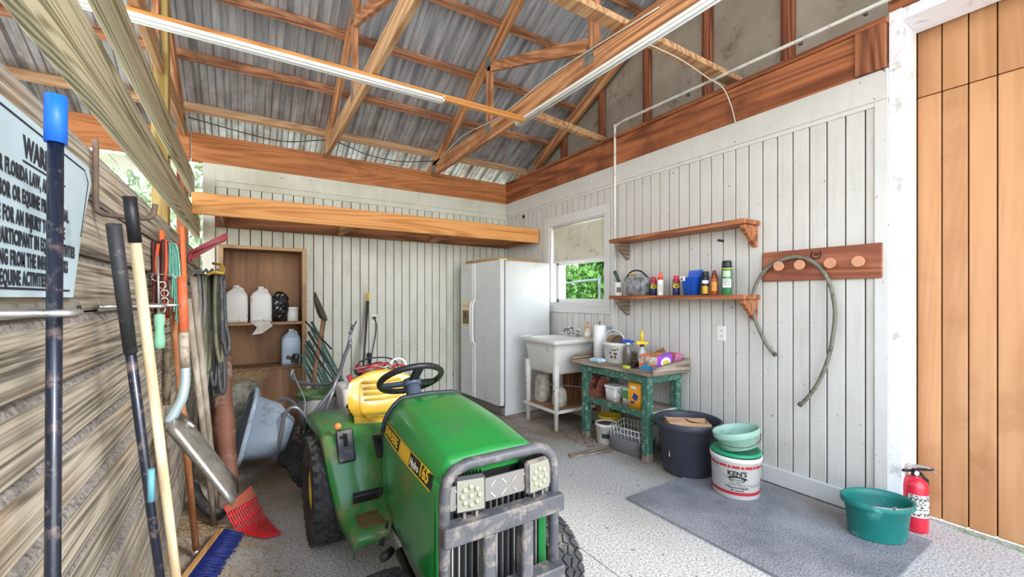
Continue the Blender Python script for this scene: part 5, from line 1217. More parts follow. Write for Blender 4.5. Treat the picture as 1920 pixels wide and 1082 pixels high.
# rusty hook
t = thing('iron_hook', 'rusty iron hook screwed to the top board, bending out into the room', 'hook', (XL + .012, 1.454, 1.60))
q = MB(); y = 1.454
q.tube([(XL + .012, y, 1.718), (XL + .014, y, 1.70), (XL + .014, y, 1.56), (XL + .02, y, 1.537), (XL + .04, y, 1.531), (-.24, y, 1.530), (-.215, y, 1.532), (-.204, y, 1.545), (-.201, y, 1.57)], .0065, 8, smooth_path=2)
q.build('rod', M('rusty iron', '#57504a', .8, .2, col2='#7c5f4c', vs=30, bp=.5), t)

# ---- orange handled scoop shovel leaning in the corner of the tools
al = M('worn aluminium', '#b5b2ab', .35, .7, col2='#8d8880', vs=9, dirt='#6c5f50', da=.38, ds=12)
sh = thing('scoop_shovel', 'big aluminium scoop shovel with an orange handle, leaning among the tools', 'shovel', (-.04, 2.03, .49))
p = lambda x, y, D: at(x, y, D=D)
orange_pl = M('orange plastic', '#ee6b2a', .45, dirt='#b3522a', da=.3)
q = MB(); q.tube([p(341, 520, 1.74), p(344, 625, 1.72)], .0165, 12); q.build('sleeve', M('orange sleeve', '#d9653a', .6, dirt='#9a8a78', da=.45, ds=20), sh)
q = MB(); q.tube([p(344, 624, 1.72), p(347, 690, 1.71)], .0175, 12); q.build('shaft', M('dirty ferrule', '#b3a795', .7, dirt='#7c6b58', da=.45, ds=22), sh)
q = MB(); q.tube([p(347, 688, 1.71), p(347, 715, 1.71), p(341, 748, 1.70), p(328, 772, 1.69), p(318, 792, 1.68)], lambda t_: .0165 + .004 * t_, 12, smooth_path=3); q.build('socket', M('pale blue socket', '#b9cdd3', .35, .4, dirt='#8a9aa0', da=.3), sh)
q = MB(); q.tube([p(341, 530, 1.74), p(341, 530, 1.74) + Vector((-.03, 0, .03)), Vector((XL + .002, p(341, 530, 1.74).y, p(341, 530, 1.74).z + .035))], .003, 6); q.build('hanging_wire', zinc, sh)
# blade: dished pan, its back towards the camera
top = [p(314, 792, 1.66), p(330, 786, 1.70), p(352, 795, 1.76), p(368, 808, 1.82)]
A_, B_ = p(313, 800, 1.62), p(366, 800, 1.84)
C_, D_ = p(436, 947, 1.66), p(441, 893, 1.84)
cen0, cen1 = p(334, 783, 1.73), p(447, 922, 1.76)
nrmB = (D_ - A_).cross(C_ - B_).normalized()
R = []
for i in range(9):
    u = i / 8; r = []
    for j in range(11):
        v = j / 10; e0 = A_.lerp(C_, u); e1 = B_.lerp(D_, u); pt = e0.lerp(e1, v)
        bow = .035 * (1 - (2 * v - 1) ** 2) * (1.0 - .6 * u); mid = (cen0.lerp(cen1, u) - (A_.lerp(C_, u) + B_.lerp(D_, u)) / 2)
        pt = pt + mid * (1 - (2 * v - 1) ** 2) * .6 + Vector((.2, -.75, .6)).normalized() * bow
        if j in (0, 10): pt -= Vector((.2, -.75, .6)).normalized() * .035 * (1 - .5 * u)
        r.append(pt)
    R.append(r)
q = MB(); q.rings(R, False, False, False); q.build('blade', al, sh, solid=.003)
q = MB(); q.tube([cen0, cen0.lerp(cen1, .18) + Vector((.02, -.03, .02))], lambda t_: .022 - .016 * t_, 8); q.build('tang', al, sh)

# ---- orange cord winder with teal rope hanging above the shovel
cw_ = thing('cord_winder', 'orange plastic cord winder hung on the partition with teal rope', 'cord winder', p(322, 590, 1.86))
q = MB()
for (x0_, y0_, x1_, y1_) in ((341, 425, 350, 628), (303, 432, 310, 600)): q.beam(p(x0_, y0_, 1.86), p(x1_, y1_, 1.86), .016, .018, (1, 0, 0))
q.build('side_bar', orange_pl, cw_, bevel=.003)
for yy in (459, 522, 584):
    q = MB(); q.cyl(p(305, yy, 1.86), p(345, yy - 1, 1.86), .0055, seg=8); q.build('cross_bar', M('red rung', '#d9402c', .5), cw_)
teal_r = M('teal rope', '#5fae98', .85, col2='#8fc7b3', vs=60, bp=.5, bs=200)
rp_ = thing('teal_rope', 'loops of teal-green rope hanging over the orange cord winder', 'rope', p(322, 600, 1.84))
for k, (xa, xb, yb) in enumerate(((316, 330, 600), (320, 326, 585), (313, 322, 560), (325, 333, 610), (318, 336, 575))):
    q = MB(); q.tube([p(xa, 520, 1.84), p(xa - 2, 475, 1.84), p((xa + xb) / 2, 457, 1.83), p(xb - 2, 478, 1.84), p(xb + 2, yb - 40, 1.84), p(xb, yb, 1.84)], .0042, 6, smooth_path=4); q.build('strand', teal_r, rp_)
# halters, snaps and chain bunched at the left of the rope
hl = thing('halter_bunch', 'bunch of dark red halters and metal snaps hung beside the teal rope', 'halter', p(296, 600, 1.75))
random.seed(12)
dr = M('dark red webbing', '#6b2a28', .85, col2='#3a2522', vs=20, dirt='#8a6f5c', da=.35)
for k in range(9):
    x = 287 + k * 3.2; D = 1.72 + .02 * (k % 3)
    q = MB(); q.tube([p(x, 452 + random.uniform(-4, 6), D), p(x + random.uniform(-4, 4), 500, D), p(x + random.uniform(-5, 5), 550, D), p(x + random.uniform(-3, 6), 600 + random.uniform(-15, 15), D)], .0065, 6, smooth_path=4); q.build('strap', (dr, blk, dr, M('orange strap', '#cf5a34', .8))[k % 4], hl)
for k in range(7):
    c = p(300 + random.uniform(-9, 9), 520 + k * 15, 1.70)
    q = MB(); q.tube([c + Vector((.012 * math.cos(a_), .004 * math.sin(a_ * 2), .014 * math.sin(a_))) for a_ in [2 * PI * j / 12 for j in range(12)]], .0032, 6, loop=True); q.build('metal_ring', zinc, hl)
t = thing('hand_tool', 'small tool with a pale green plastic grip hanging below the halters', 'hand tool', p(299, 665, 1.6))
q = MB(); q.lathe([(.003, .085), (.016, .08), (.017, .05), (.0135, .03), (.018, -.02), (.016, -.045), (.004, -.05)], p(299, 630, 1.6)); q.build('grip', M('mint grip', '#86c3a0', .5, dirt='#5f9a7c', da=.3), t)
q = MB(); q.cyl(p(296, 480, 1.62), p(298, 590, 1.6), .004, seg=6); q.build('rod', zinc, t)
# old leather and burlap strips hanging lower
t = thing('burlap_strip', 'stiff strip of brown burlap hanging behind the pale wooden handle', 'cloth', p(312, 760, 1.78))
q = MB(); q.rings([[p(x0_, y, 1.82), p((x0_ + x1_) / 2, y, 1.80), p(x1_, y, 1.82)] for x0_, x1_, y in ((306, 318, 640), (305, 321, 680), (304, 322, 720), (306, 318, 760))], False, False, False); q.build('cloth', M('burlap', '#a4957c', .95, dirt='#6b5b45', da=.5, ds=25, bp=.8, bs=150), t, solid=.004)
# ---- hoses hung in a bundle
hs = thing('garden_hose_bundle', 'thick bundle of olive and dark grey hose hanging from a wall hanger', 'garden hose', p(395, 700, 2.6))
hm = [M('olive hose', '#76745a', .6, dirt='#4b493a', da=.4, ds=12), M('dark hose', '#45484c', .5, dirt='#7d7a72', da=.36, ds=14), M('grey hose', '#8a8a82', .6, dirt='#5a5750', da=.4)]
random.seed(21)
for k in range(17):
    x = 368 + k * 2.9; D = 2.62 + random.uniform(-.09, .09); yb = (690, 735, 712, 742, 660, 725)[k % 6] + random.uniform(-10, 10); xe = x + random.uniform(-14, 12)
    xe = min(max(xe, 362), 420)
    pts = [p(x + random.uniform(-2, 2), 514, D), p(x + random.uniform(-3, 3), 570, D), p((x + xe) / 2, 640, D), p(xe, yb - 25, D), p(xe + 5, yb, D + .01), p(xe + 10, yb - 25, D + .02), p(x + 8, 600, D + .04), p(x + 5, 518, D + .05)]
    q = MB(); q.tube(pts, .0105, 8, smooth_path=5); q.build('hose_loop', hm[k % 3 if k < 9 else (1 if k % 2 else k % 3)], hs)
t = thing('hose_hanger', 'grey crinkled hanger with a yellow edge holding the hose bundle', 'hose hanger', p(385, 512, 2.55))
q = MB(); R = []
for i in range(12):
    x = 352 + i * 5.6; zz = (4 if i % 2 else -4)
    R.append([p(x, 506 + zz * .8, 2.50), p(x, 513 + zz, 2.50), p(x + 3, 508 + zz, 2.74)])
q.rings(R, True); q.build('hanger', M('grey felt', '#7c7a74', .9, dirt='#524f49', da=.4), t)
q = MB(); q.tube([p(388, 516, 2.49), p(402, 510, 2.49), p(418, 512, 2.52), p(416, 498, 2.6), p(400, 494, 2.66)], .009, 8, smooth_path=3); q.build('edge', M('yellow hanger', '#d0a83a', .5, dirt='#7d6a30', da=.3), t)
# red plastic manure fork head on top
t = thing('red_plastic_scoop', 'faded red plastic fork head stored on top of the hose hanger', 'fork head', p(375, 490, 2.7))
fr_ = M('faded red plastic', '#b5474c', .5, col2='#9b3f48', vs=4, dirt='#8a7a72', da=.3)
q = MB()
for k in range(5):
    o = k * 3.2; D = 2.5 + k * .05
    q.tube([p(354 + o * .2, 492 - o * .3, D), p(356 + o * .6, 478 - o * .5, D), p(364 + o, 470 - o * .6, D), p(426, 447 - o * .7, D + .06)], .0085, 6, smooth_path=3)
q.rings([[p(356, 480, 2.5), p(372, 464, 2.72), p(376, 470, 2.72), p(360, 487, 2.5)], [p(424, 446, 2.56), p(426, 440, 2.76), p(426, 446, 2.76), p(424, 452, 2.56)]], smooth=False)
q.build('fork_head', fr_, t)
# poles leaning behind
for k, (x0_, y0_, x1_, y1_, D0, D1, r, m, lab) in enumerate(((362, 520, 396, 850, 2.2, 2.45, .0155, 'grey', 'weathered grey pole leaning behind the shovel, right-hand one'), (352, 560, 384, 830, 2.1, 2.3, .0145, 'grey', 'weathered grey pole leaning behind the shovel, left-hand one'), (322, 560, 368, 1048, 1.85, 2.14, .0145, 'tan', 'reddish tan wooden handle with a metal tip reaching the floor'))):
    a = p(x0_, y0_, D0); b = p(x1_, y1_, D1); b = a + (b - a) * ((a.z - .003) / (a.z - b.z)) if m != 'tan' else at(369, 1045, Z=.004)
    mm_ = W('grey pole wood', '#b3a99a', '#8a7c6b', 'Z', 26, .6, knots=False) if m == 'grey' else W('tan handle wood', '#c68a5c', '#9a6038', 'Z', 22, .6, knots=False)
    segs = [('shaft', a, b, r, r, mm_)]
    if m == 'tan': segs.append(('metal_tip', along(a, b, .965), b, r * 1.08, r * 1.0, zinc))
    handle_tool('wooden_pole', lab, 'pole', segs)
# rusty orange-brown board standing by the wheelbarrow
t = thing('leather_saddle_flap', 'curved reddish-brown leathery sheet standing between hoses and wheelbarrow', 'leather sheet', p(415, 900, 2.75))
R = []
for (xl_, xr_, y, D) in ((414, 432, 655, 2.95), (408, 434, 690, 2.9), (396, 434, 740, 2.9), (398, 440, 790, 2.85), (404, 442, 840, 2.85), (412, 446, 890, 2.8), (418, 446, 925, 2.8)):
    R.append([p(xl_, y, D), p((xl_ * 2 + xr_) / 3, y, D - .02), p((xl_ + xr_ * 2) / 3, y, D - .01), p(xr_, y, D + .03)])
q = MB(); q.rings(R, False, False, False); q.build('sheet', M('brown leather', '#7f5442', .7, col2='#6b4436', vs=5, dirt='#a59283', da=.38, ds=7, bp=.3, bs=18), t, solid=.012)
# ---- broom, red fork, dark clutter on the floor
br = thing('push_broom', 'push broom head with dark blue bristles and a wooden block on the floor', 'broom', at(390, 1050, Z=.02))
A0 = at(352, 1081, Z=.05); A1 = at(414, 999, Z=.05); d = (A1 - A0).normalized(); sd_ = Vector((d.y, -d.x, 0))
q = MB(); q.beam(A0 - d * .12, A1, .035, .05); q.build('block', W('broom block', '#c79a62', '#9c7040', 'Y', 20, .8, knots=False), br, bevel=.006)
q = MB(); random.seed(9)
for i in range(56):
    for j in range(9):
        b0 = A0 - d * .12 + d * ((A1 - A0).length + .12) * (i + .5) / 56 + sd_ * .015 + Vector((0, 0, -.02 + j * .005))
        q.cyl(b0, b0 + sd_ * (.085 + random.uniform(-.012, .012)) + Vector((random.uniform(-.008, .008), random.uniform(-.008, .008), -.02 - .001 * j)), .0032, .002, 4)
q.build('bristle', M('navy bristle', '#1a2a78', .6, col2='#121c52', vs=60), br)
mf = thing('manure_fork', 'bright red plastic manure fork basket lying on the floor', 'manure fork', at(480, 960, Z=.01))
rf = M('bright red plastic', '#d92531', .4, dirt='#a8606a', da=.3, ds=14)
A0_, A1_ = at(421, 952, Z=.16), at(470, 912, Z=.16)
B0_, B1_ = at(447, 996, Z=.02), at(500, 972, Z=.02)
C0_, C1_ = at(497, 1009, Z=.012), at(527, 1001, Z=.012)
q = MB()
for k in range(13):
    u = k / 12; a_ = A0_.lerp(A1_, u); b_ = B0_.lerp(B1_, u); c_ = C0_.lerp(C1_, u)
    q.tube([a_, a_.lerp(b_, .5) + Vector((0, 0, -.012)), b_, b_.lerp(c_, .5) + Vector((0, 0, -.004)), c_], .0036, 6, smooth_path=3)
q.build('tine', rf, mf)
q = MB()
for s_ in (0, .35, .68, 1.0):
    q.tube([A0_.lerp(B0_, s_), A0_.lerp(B0_, s_).lerp(A1_.lerp(B1_, s_), .5) + Vector((0, 0, -.008)), A1_.lerp(B1_, s_)], .0046, 6, smooth_path=3)
q.build('cross_rib', rf, mf)
q = MB(); n_ = (A1_ - A0_).cross(B0_ - A0_).normalized() * .004
q.rings([[A0_.lerp(B0_, 0) + n_, A1_ + n_, A1_.lerp(B1_, .34) + n_, A0_.lerp(B0_, .2) + n_], [A0_ - n_, A1_ - n_, A1_.lerp(B1_, .34) - n_, A0_.lerp(B0_, .2) - n_]], smooth=False); q.build('back_plate', M('fork back', '#a0553f', .6), mf)
t = thing('old_tyre_piece', 'dark curved rubber piece lying under the scoop shovel', 'rubber piece', at(395, 940, Z=.02))
q = MB(); q.tube([at(362, 905, Z=.16), at(372, 935, Z=.10), at(395, 958, Z=.05), at(418, 965, Z=.03)], .03, 10, smooth_path=4); q.build('piece', rubber, t)
# straw on the floor
q = MB(); random.seed(31)
for i in range(700):
    z_ = random.random()
    x = random.uniform(-.32, .18); y = random.uniform(2.1, 4.4)
    if x > -.1 and random.random() < .6: continue
    a_ = random.uniform(0, PI); L = random.uniform(.02, .09)
    q.beam((x, y, .003 + random.random() * .006), (x + L * math.cos(a_), y + L * math.sin(a_), .003 + random.random() * .01), .0022, .0016)
o = solo(q, 'loose_straw', M('straw', '#c4ab7c', .9, col2='#8a6f4c', vs=30), 'loose straw scattered on the floor along the partition', 'straw'); o['kind'] = 'stuff'
q = MB()
for i in range(160):
    x = random.uniform(.0, 2.9); y = random.uniform(1.0, 4.6); a_ = random.uniform(0, PI); L = random.uniform(.006, .03)
    q.beam((x, y, .002), (x + L * math.cos(a_), y + L * math.sin(a_), .004), .0025, .002)
o = solo(q, 'floor_debris', M('debris', '#6b5a46', .9), 'small twigs and crumbs scattered over the open floor', 'debris'); o['kind'] = 'stuff'
# weeds at the door sill
q = MB()
for i in range(130):
    y = random.choice((.60, .42, .1)) + random.gauss(0, .05); x = 3.425 + random.gauss(0, .012); h = random.uniform(.01, .045); a_ = random.uniform(0, 6)
    q.add([(x - .003, y, 0.0005), (x + .003, y, 0.0005), (x + .02 * math.cos(a_), y + .02 * math.sin(a_), h)], [(0, 1, 2)])
o = solo(q, 'door_weeds', M('weed green', '#7fa13c', .7), 'small green weeds growing under the barn door', 'weeds'); o['kind'] = 'stuff'

# ---- grey wheelbarrow tipped up
wb = thing('wheelbarrow', 'blue-grey wheelbarrow tipped up on its side, handles pointing up', 'wheelbarrow', (.15, 3.75, 0))
tub = M('wheelbarrow grey', '#8c9bab', .38, col2='#7d8c9c', vs=3, dirt='#6d6a66', da=.33, ds=8, coat=.2)
D3 = lambda x, y, D: at(x, y, D=D)
rimF = [D3(478, 728, 3.02), D3(432, 866, 2.95), D3(450, 880, 2.95), D3(487, 738, 3.02)]
# outer ring corners (near side low/high, far side low/high) from rim to base
def quad(n0, n1, f1, f0, k=5):
    c = [n0, n1, f1, f0]; out = []
    for i in range(4):
        a_, b_ = c[i], c[(i + 1) % 4]
        for j in range(k): out.append(a_.lerp(b_, (j + .5) / k * .9 + .05))
    return out
rim_o = quad(D3(484, 727, 3.0), D3(444, 880, 2.85), D3(430, 862, 3.45), D3(470, 738, 3.55))
rim_i = quad(D3(481, 740, 3.03), D3(446, 868, 2.90), D3(433, 855, 3.42), D3(468, 746, 3.50))
mid = quad(D3(528, 756, 3.02), D3(515, 858, 2.90), D3(500, 845, 3.35), D3(512, 764, 3.45))
bas = quad(D3(553, 786, 3.05), D3(533, 845, 2.98), D3(524, 836, 3.28), D3(543, 790, 3.3))
basi = quad(D3(540, 790, 3.08), D3(525, 838, 3.0), D3(516, 832, 3.24), D3(532, 794, 3.26))
q = MB(); q.rings([[v.lerp(w, .0) for v, w in zip(rim_o, mid)], [v.lerp(w, .10) for v, w in zip(rim_o, mid)]], cap0=False, cap1=False)
q.rings([rim_i, [v.lerp(w, .08) for v, w in zip(rim_i, mid)], [v.lerp(w, .5) for v, w in zip(rim_i, mid)], mid, bas], cap0=False, cap1=True)
q.build('tray', tub, wb, solid=.006)
q = MB(); q.tube(rim_o, .012, 8, loop=True); q.build('tray_rim', tub, wb)
st = M('barrow steel tube', '#8b9097', .35, .6, dirt='#6a6258', da=.33, ds=14)
q = MB(); q.tube([D3(515, 862, 2.96), D3(522, 840, 2.94), D3(530, 800, 2.94), D3(534, 778, 2.94), D3(545, 765, 2.95), D3(558, 766, 2.97), D3(572, 782, 3.0), D3(592, 806, 3.05)], .0135, 10, smooth_path=4); q.build('frame_tube', st, wb)
q = MB(); q.tube([D3(520, 756, 3.3), D3(528, 749, 3.3), D3(545, 751, 3.28), D3(560, 768, 3.2), D3(578, 790, 3.12), D3(592, 806, 3.08)], .0135, 10, smooth_path=4); q.build('frame_tube', st, wb)
hA = [D3(550, 692, 3.5), D3(546, 704, 3.48), D3(556, 716, 3.45), D3(590, 721, 3.4), D3(618, 720, 3.35), D3(633, 706, 3.3), D3(645, 670, 3.3), D3(658, 640, 3.3)]
q = MB(); q.tube(hA, .014, 10, smooth_path=4); q.build('handle_tube', st, wb)
q = MB(); q.tube([D3(640, 690, 3.28), D3(625, 728, 3.2), D3(600, 760, 3.15), D3(578, 790, 3.1)], .0135, 10); q.build('handle_tube', st, wb)
q = MB(); q.tube([D3(632, 715, 3.25), D3(618, 750, 3.2), D3(602, 785, 3.15)], .0115, 8); q.build('leg', st, wb)
q = MB(); q.cyl(D3(552, 680, 3.5), D3(556, 664, 3.5), .03, seg=12); q.cbox(D3(548, 672, 3.5), (.09, .02, .03), (0, .3, .2)); q.build('grip_knob', blk, wb, bevel=.004)
q = MB(); q.tube([D3(549, 695, 3.5), D3(556, 715, 3.4), D3(566, 735, 3.35), D3(572, 755, 3.3), D3(570, 775, 3.25)], .005, 6, smooth_path=4); q.build('cable', M('grey cable', '#8d9496', .5), wb)
wheel((.455, 3.15, .218), .208, .12, (26, 4), 'grey rim', nm='wheel', parent=wb, rot=1.28, rim='#8f97a3')
q = MB(); q.cyl((.43, 3.07, .218), (.49, 3.25, .218), .012); q.beam(D3(592, 806, 3.05), (.49, 3.24, .22), .03, .012); q.build('axle', st, wb)
t = thing('engine_block', 'dark greasy small engine behind the wheelbarrow wheel', 'engine', (.42, 3.75, 0))
random.seed(14)
q = MB()
for k in range(10): q.cbox((.40 + random.uniform(-.12, .14), 3.8 + random.uniform(-.1, .12), random.uniform(.08, .34)), (random.uniform(.06, .16), random.uniform(.05, .14), random.uniform(.04, .13)), (random.uniform(-.3, .3), random.uniform(-.3, .3), random.uniform(0, 1)))
q.cyl((.33, 3.66, .12), (.33, 3.78, .12), .12, seg=20); q.box((.28, 3.68, 0), (.56, 3.92, .08))
q.build('block', M('greasy black', '#242426', .5, col2='#3a3734', vs=10, dirt='#77695a', da=.36), t, bevel=.008)
# ---- hay bag behind the wheelbarrow
sack('hay_bag', 'pale woven bag stuffed with hay, behind the wheelbarrow tray', (-.03, 4.36, .001), .17, .15, .62, M('hay bag weave', '#aba89c', .85, col2='#77746a', vs=12, dirt='#4c473e', da=.42, ds=10, bp=.6, bs=40), 41, 'bag', .8)
q = MB(); random.seed(44)
for i in range(420):
    a_ = random.uniform(0, 2 * PI); r_ = random.random() ** .5 * .17; z_ = .60 + random.random() * .06
    x = -.03 + r_ * math.cos(a_); y = 4.36 + r_ * math.sin(a_); L = random.uniform(.03, .11); b_ = random.uniform(0, PI)
    q.beam((x, y, z_), (x + L * math.cos(b_), y + L * math.sin(b_) * .6, z_ + random.uniform(-.03, .05)), .0022, .0018)
o = solo(q, 'hay', MATS['straw'], 'hay sticking out of the top of the pale woven bag', 'hay'); o['kind'] = 'stuff'
t = thing('dark_bottle', 'dark blue-grey bottle standing left of the hay bag', 'bottle', (-.268, 4.33, 0))
q = MB(); q.lathe([(.05, 0), (.055, .01), (.055, .45), (.045, .5), (.04, .62), (.044, .63), (.044, .66), (.001, .665)]); q.build('bottle', M('dark bottle', '#343840', .4), t, world=False)

# ---- open fronted cupboard by the back wall
cb = thing('storage_cupboard', 'open brown wooden cupboard with two shelves against the back wall', 'cupboard', (.16, 4.74, 0))
pw = W('cupboard panel', '#a9805c', '#855f40', 'Z', 7, .6, rough=.7, bp=.15, stain='#7c6350', sa=.36, knots=False)
pwx = W('cupboard shelf', '#b08a64', '#7e5b3e', 'X', 9, .6, rough=.8, bp=.2, stain='#8b7a68', sa=.4, knots=False)
CX0, CX1, CY0, CY1, CZ = -.195, .518, 4.74, 5.12, 1.80
for nm, lo, hi, m in (('side_panel', (CX0, CY0, 0), (CX0 + .02, CY1, CZ), pw), ('side_panel', (CX1 - .02, CY0, 0), (CX1, CY1, CZ), pw), ('top_board', (CX0, CY0, CZ), (CX1, CY1, CZ + .02), pwx), ('back_panel', (CX0 + .02, CY1 - .012, 0), (CX1 - .02, CY1, CZ), pw), ('shelf_board', (CX0 + .02, CY0 + .01, 1.06), (CX1 - .02, CY1 - .012, 1.085), pwx), ('shelf_board', (CX0 + .02, CY0 + .01, .62), (CX1 - .02, CY1 - .012, .645), pwx), ('front_panel', (CX0 + .02, CY0 + .02, 0), (.035, CY0 + .035, .62), pw), ('front_panel', (.04, CY0 + .02, 0), (CX1 - .02, CY0 + .035, .62), pw)):
    q = MB(); q.box(lo, hi); q.build(nm, m, cb, bevel=.003)
q = MB(); e = .028
for lo, hi in (((CX0 - .012, 0), (CX0 + e, CZ + .02)), ((CX1 - e, 0), (CX1 + .012, CZ + .02)), ((CX0 + e, CZ - .012), (CX1 - e, CZ + .02))): q.box((lo[0], CY0 - .018, lo[1]), (hi[0], CY0 - .0005, hi[1]))
q.build('face_frame', M('frame tan', '#b48f69', .7, dirt='#7e6247', da=.36), cb, bevel=.003)
jugm = M('jug plastic', '#e9e8e2', .4, dirt='#aba596', da=.28, ds=9)
def jug(label, c, w, d_, h, m, group=None, neck='#e6e4dc'):
    t = thing('plastic_jug', label, 'jug', c, 0, group)
    q = MB(); q.rings([rr(-w, w, -d_, d_, .002, .03), rr(-w, w, -d_, d_, h * .10, .03), rr(-w * .97, w * .97, -d_ * .97, d_ * .97, h * .13, .03), rr(-w, w, -d_, d_, h * .16, .03), rr(-w, w, -d_, d_, h * .62, .03), rr(-w * .96, w * .96, -d_ * .96, d_ * .96, h * .66, .03), rr(-w, w, -d_, d_, h * .70, .03), rr(-w * .8, w * .8, -d_ * .8, d_ * .8, h * .82, .03), rr(-w * .35, w * .35, -d_ * .35, d_ * .35, h * .90, .012), rr(-w * .26, w * .26, -d_ * .26, d_ * .26, h * .95, .01)]); q.build('body', m, t, world=False)
    q = MB(); q.lathe([(w * .28, h * .93), (w * .28, h), (.001, h + .001)], seg=16); q.build('cap', M('cap ' + neck, neck, .5), t, world=False)
    q = MB(); q.tube([(w * .62, 0, h * .72), (w * .55, 0, h * .88), (w * .3, 0, h * .93), (w * .15, 0, h * .90)], .012, 8, smooth_path=3); q.build('handle', m, t, world=False)
    return t
jug('white plastic jug at the left end of the upper cupboard shelf', (-.068, 4.87, 1.0855), .095, .075, .36, jugm)
jug('second white plastic jug, between the first jug and the black bag', (.137, 4.87, 1.0855), .092, .075, .35, jugm)
q = MB(); random.seed(51)
R = []; 
for i in range(1, 16):
    ph = PI * i / 16; ring = []
    for k in range(22):
        th = 2 * PI * k / 22; f_ = 1 + random.uniform(-.16, .16)
        ring.append(Vector((.302 + .082 * math.sin(ph) ** .7 * math.cos(th) * f_, 4.87 + .075 * math.sin(ph) ** .7 * math.sin(th) * f_, 1.235 - .15 * math.cos(ph) * (1 + random.uniform(-.05, .05)))))
    R.append(ring)
q.rings(R, smooth=False)
for v in q.v: v.z = max(v.z, 1.0868)
o = solo(q, 'black_plastic_bag', M('black bag film', '#17171a', .25, coat=.6), 'crumpled shiny black plastic bag on the upper cupboard shelf', 'bag')
q = MB(); t = thing('white_tub', 'small round white tub right of the black bag in the cupboard', 'tub', (.415, 4.86, 1.0855))
q.lathe([(.048, 0), (.052, .004), (.053, .125)], seg=24); q.build('tub', jugm, t, world=False)
q = MB(); q.lathe([(.056, .125), (.056, .143), (.001, .145)], seg=24); q.build('lid', wp2, t, world=False)
q = MB(); q.add([(.04, 4.745, 1.10), (.20, 4.735, 1.09), (.23, 4.72, 1.05), (.14, 4.715, .98), (.06, 4.72, .97), (.10, 4.73, 1.04)], [(0, 1, 2, 5), (5, 2, 3, 4)]); solo(q, 'paper_sheet', M('crumpled paper', '#ded9cf', .9, col2='#b9b0a0', vs=14), 'crumpled white paper hanging over the edge of the upper cupboard shelf', 'paper', solid=.003)
t = jug('translucent blue-grey jug on the lower cupboard shelf, white pump cap', (.402, 4.87, .6455), .088, .07, .36, M('blue grey jug', '#b3c4d6', .3, dirt='#7b8ba0', da=.3, ds=4))
# ---- long tools between the cupboard and the bin
ts = thing('round_point_shovel', 'round-point shovel standing blade up beside the cupboard', 'shovel', at(587, 735, Y=4.36))
P4 = lambda x, y, Y=4.36: at(x, y, Y=Y)
q = MB(); q.tube([P4(606, 600), P4(604, 615), P4(598, 650), P4(590, 700), P4(586, 745)], .019, 10); q.build('handle', W('shovel handle', '#a4795a', '#7a5238', 'Z', 22, .6, knots=False), ts)
q = MB(); q.tube([P4(609, 597), P4(607, 606), P4(605, 618), P4(601, 640)], .016, 8, smooth_path=3); q.build('socket', M('dark steel', '#55524e', .5, .5, dirt='#7b6048', da=.35), ts)
q = MB(); R = []
for (x0_, x1_, y) in ((590, 591.5, 548), (588.5, 597, 560), (590, 603, 572), (594, 609, 585), (599, 613, 596), (606, 614, 601)):
    R.append([P4(x0_, y, 4.38), P4(x0_ * .6 + x1_ * .4, y, 4.31), P4(x0_ * .3 + x1_ * .7, y, 4.33), P4(x1_, y, 4.41)])
q.rings(R, False, False, False); q.build('blade', M('shovel steel', '#3f3a35', .5, .4, dirt='#6e5c4c', da=.4), ts, solid=.004)
gpost = M('green post paint', '#1f5a46', .5, dirt='#7d8a80', da=.36, ds=25)
for k in range(8):
    dx, dy = -k * 3.6, k * 10.5 + (0, 3, -2, 4)[k % 4]
    a = P4(584 + dx * .8 + (k % 2) * 3, 603 + dy, 4.64 - .022 * k); b = P4(652 + dx + (k % 3) * 3, 732 + dy * .9, 4.46 - .015 * k); b = a + (b - a) * ((a.z - .004) / (a.z - b.z))
    dd_ = (b - a).normalized()
    t = thing('fence_post', 'green steel fence post leaning beside the round-point shovel, ' + ('topmost', 'second from the top', 'third from the top', 'fourth from the top', 'fourth from the bottom', 'third from the bottom', 'second from the bottom', 'lowest')[k] + ' of the stack', 'fence post', b, group='green fence posts leaning by the shovel')
    q = MB(); q.beam(a, b, .026, .005, (0, -1, .3)); q.beam(a, b, .005, .022, (0, -1, .3)); q.build('post', gpost, t)
    q = MB()
    for j in range(18): c = a + dd_ * (.05 + .05 * j) + Vector((0, -.004, 0)); q.cbox(c, (.008, .008, .005))
    q.build('stud', gpost, t)
for k, (x0_, y0_, x1_, y1_, nm) in enumerate(((574, 640, 640, 735, 'thin black rod lowest beside the cupboard'), (577, 622, 648, 730, 'thin black rod between the green posts'), (572, 602, 622, 655, 'short dark twisted rod crossing behind the shovel'))):
    a, b = P4(x0_, y0_, 4.36), P4(x1_, y1_, 4.30); 
    if k < 2: b = a + (b - a) * ((a.z - .004) / (a.z - b.z))
    q = MB(); q.cyl(a, b, .008, seg=6); solo(q, 'metal_rod', M('black rod', '#2b2d2f', .5), nm, 'rod')
t = thing('lawn_tool_handle', 'grey steel bar with small prongs sticking up by the wheelbarrow handle', 'bar', P4(640, 690, 3.95))
q = MB(); q.tube([P4(640, 690, 3.95), P4(655, 640, 3.95), P4(660, 612, 3.95)], .013, 8); q.tube([P4(650, 660, 3.95), P4(657, 628, 3.95), P4(668, 602, 3.95)], .008, 8); q.build('bar', st, t)
q = MB()
for (x, y) in ((656, 625), (660, 616), (661, 610)): q.cbox(P4(x, y, 3.94), (.03, .012, .01), (0, .6, 0))
q.build('prong', blk, t)
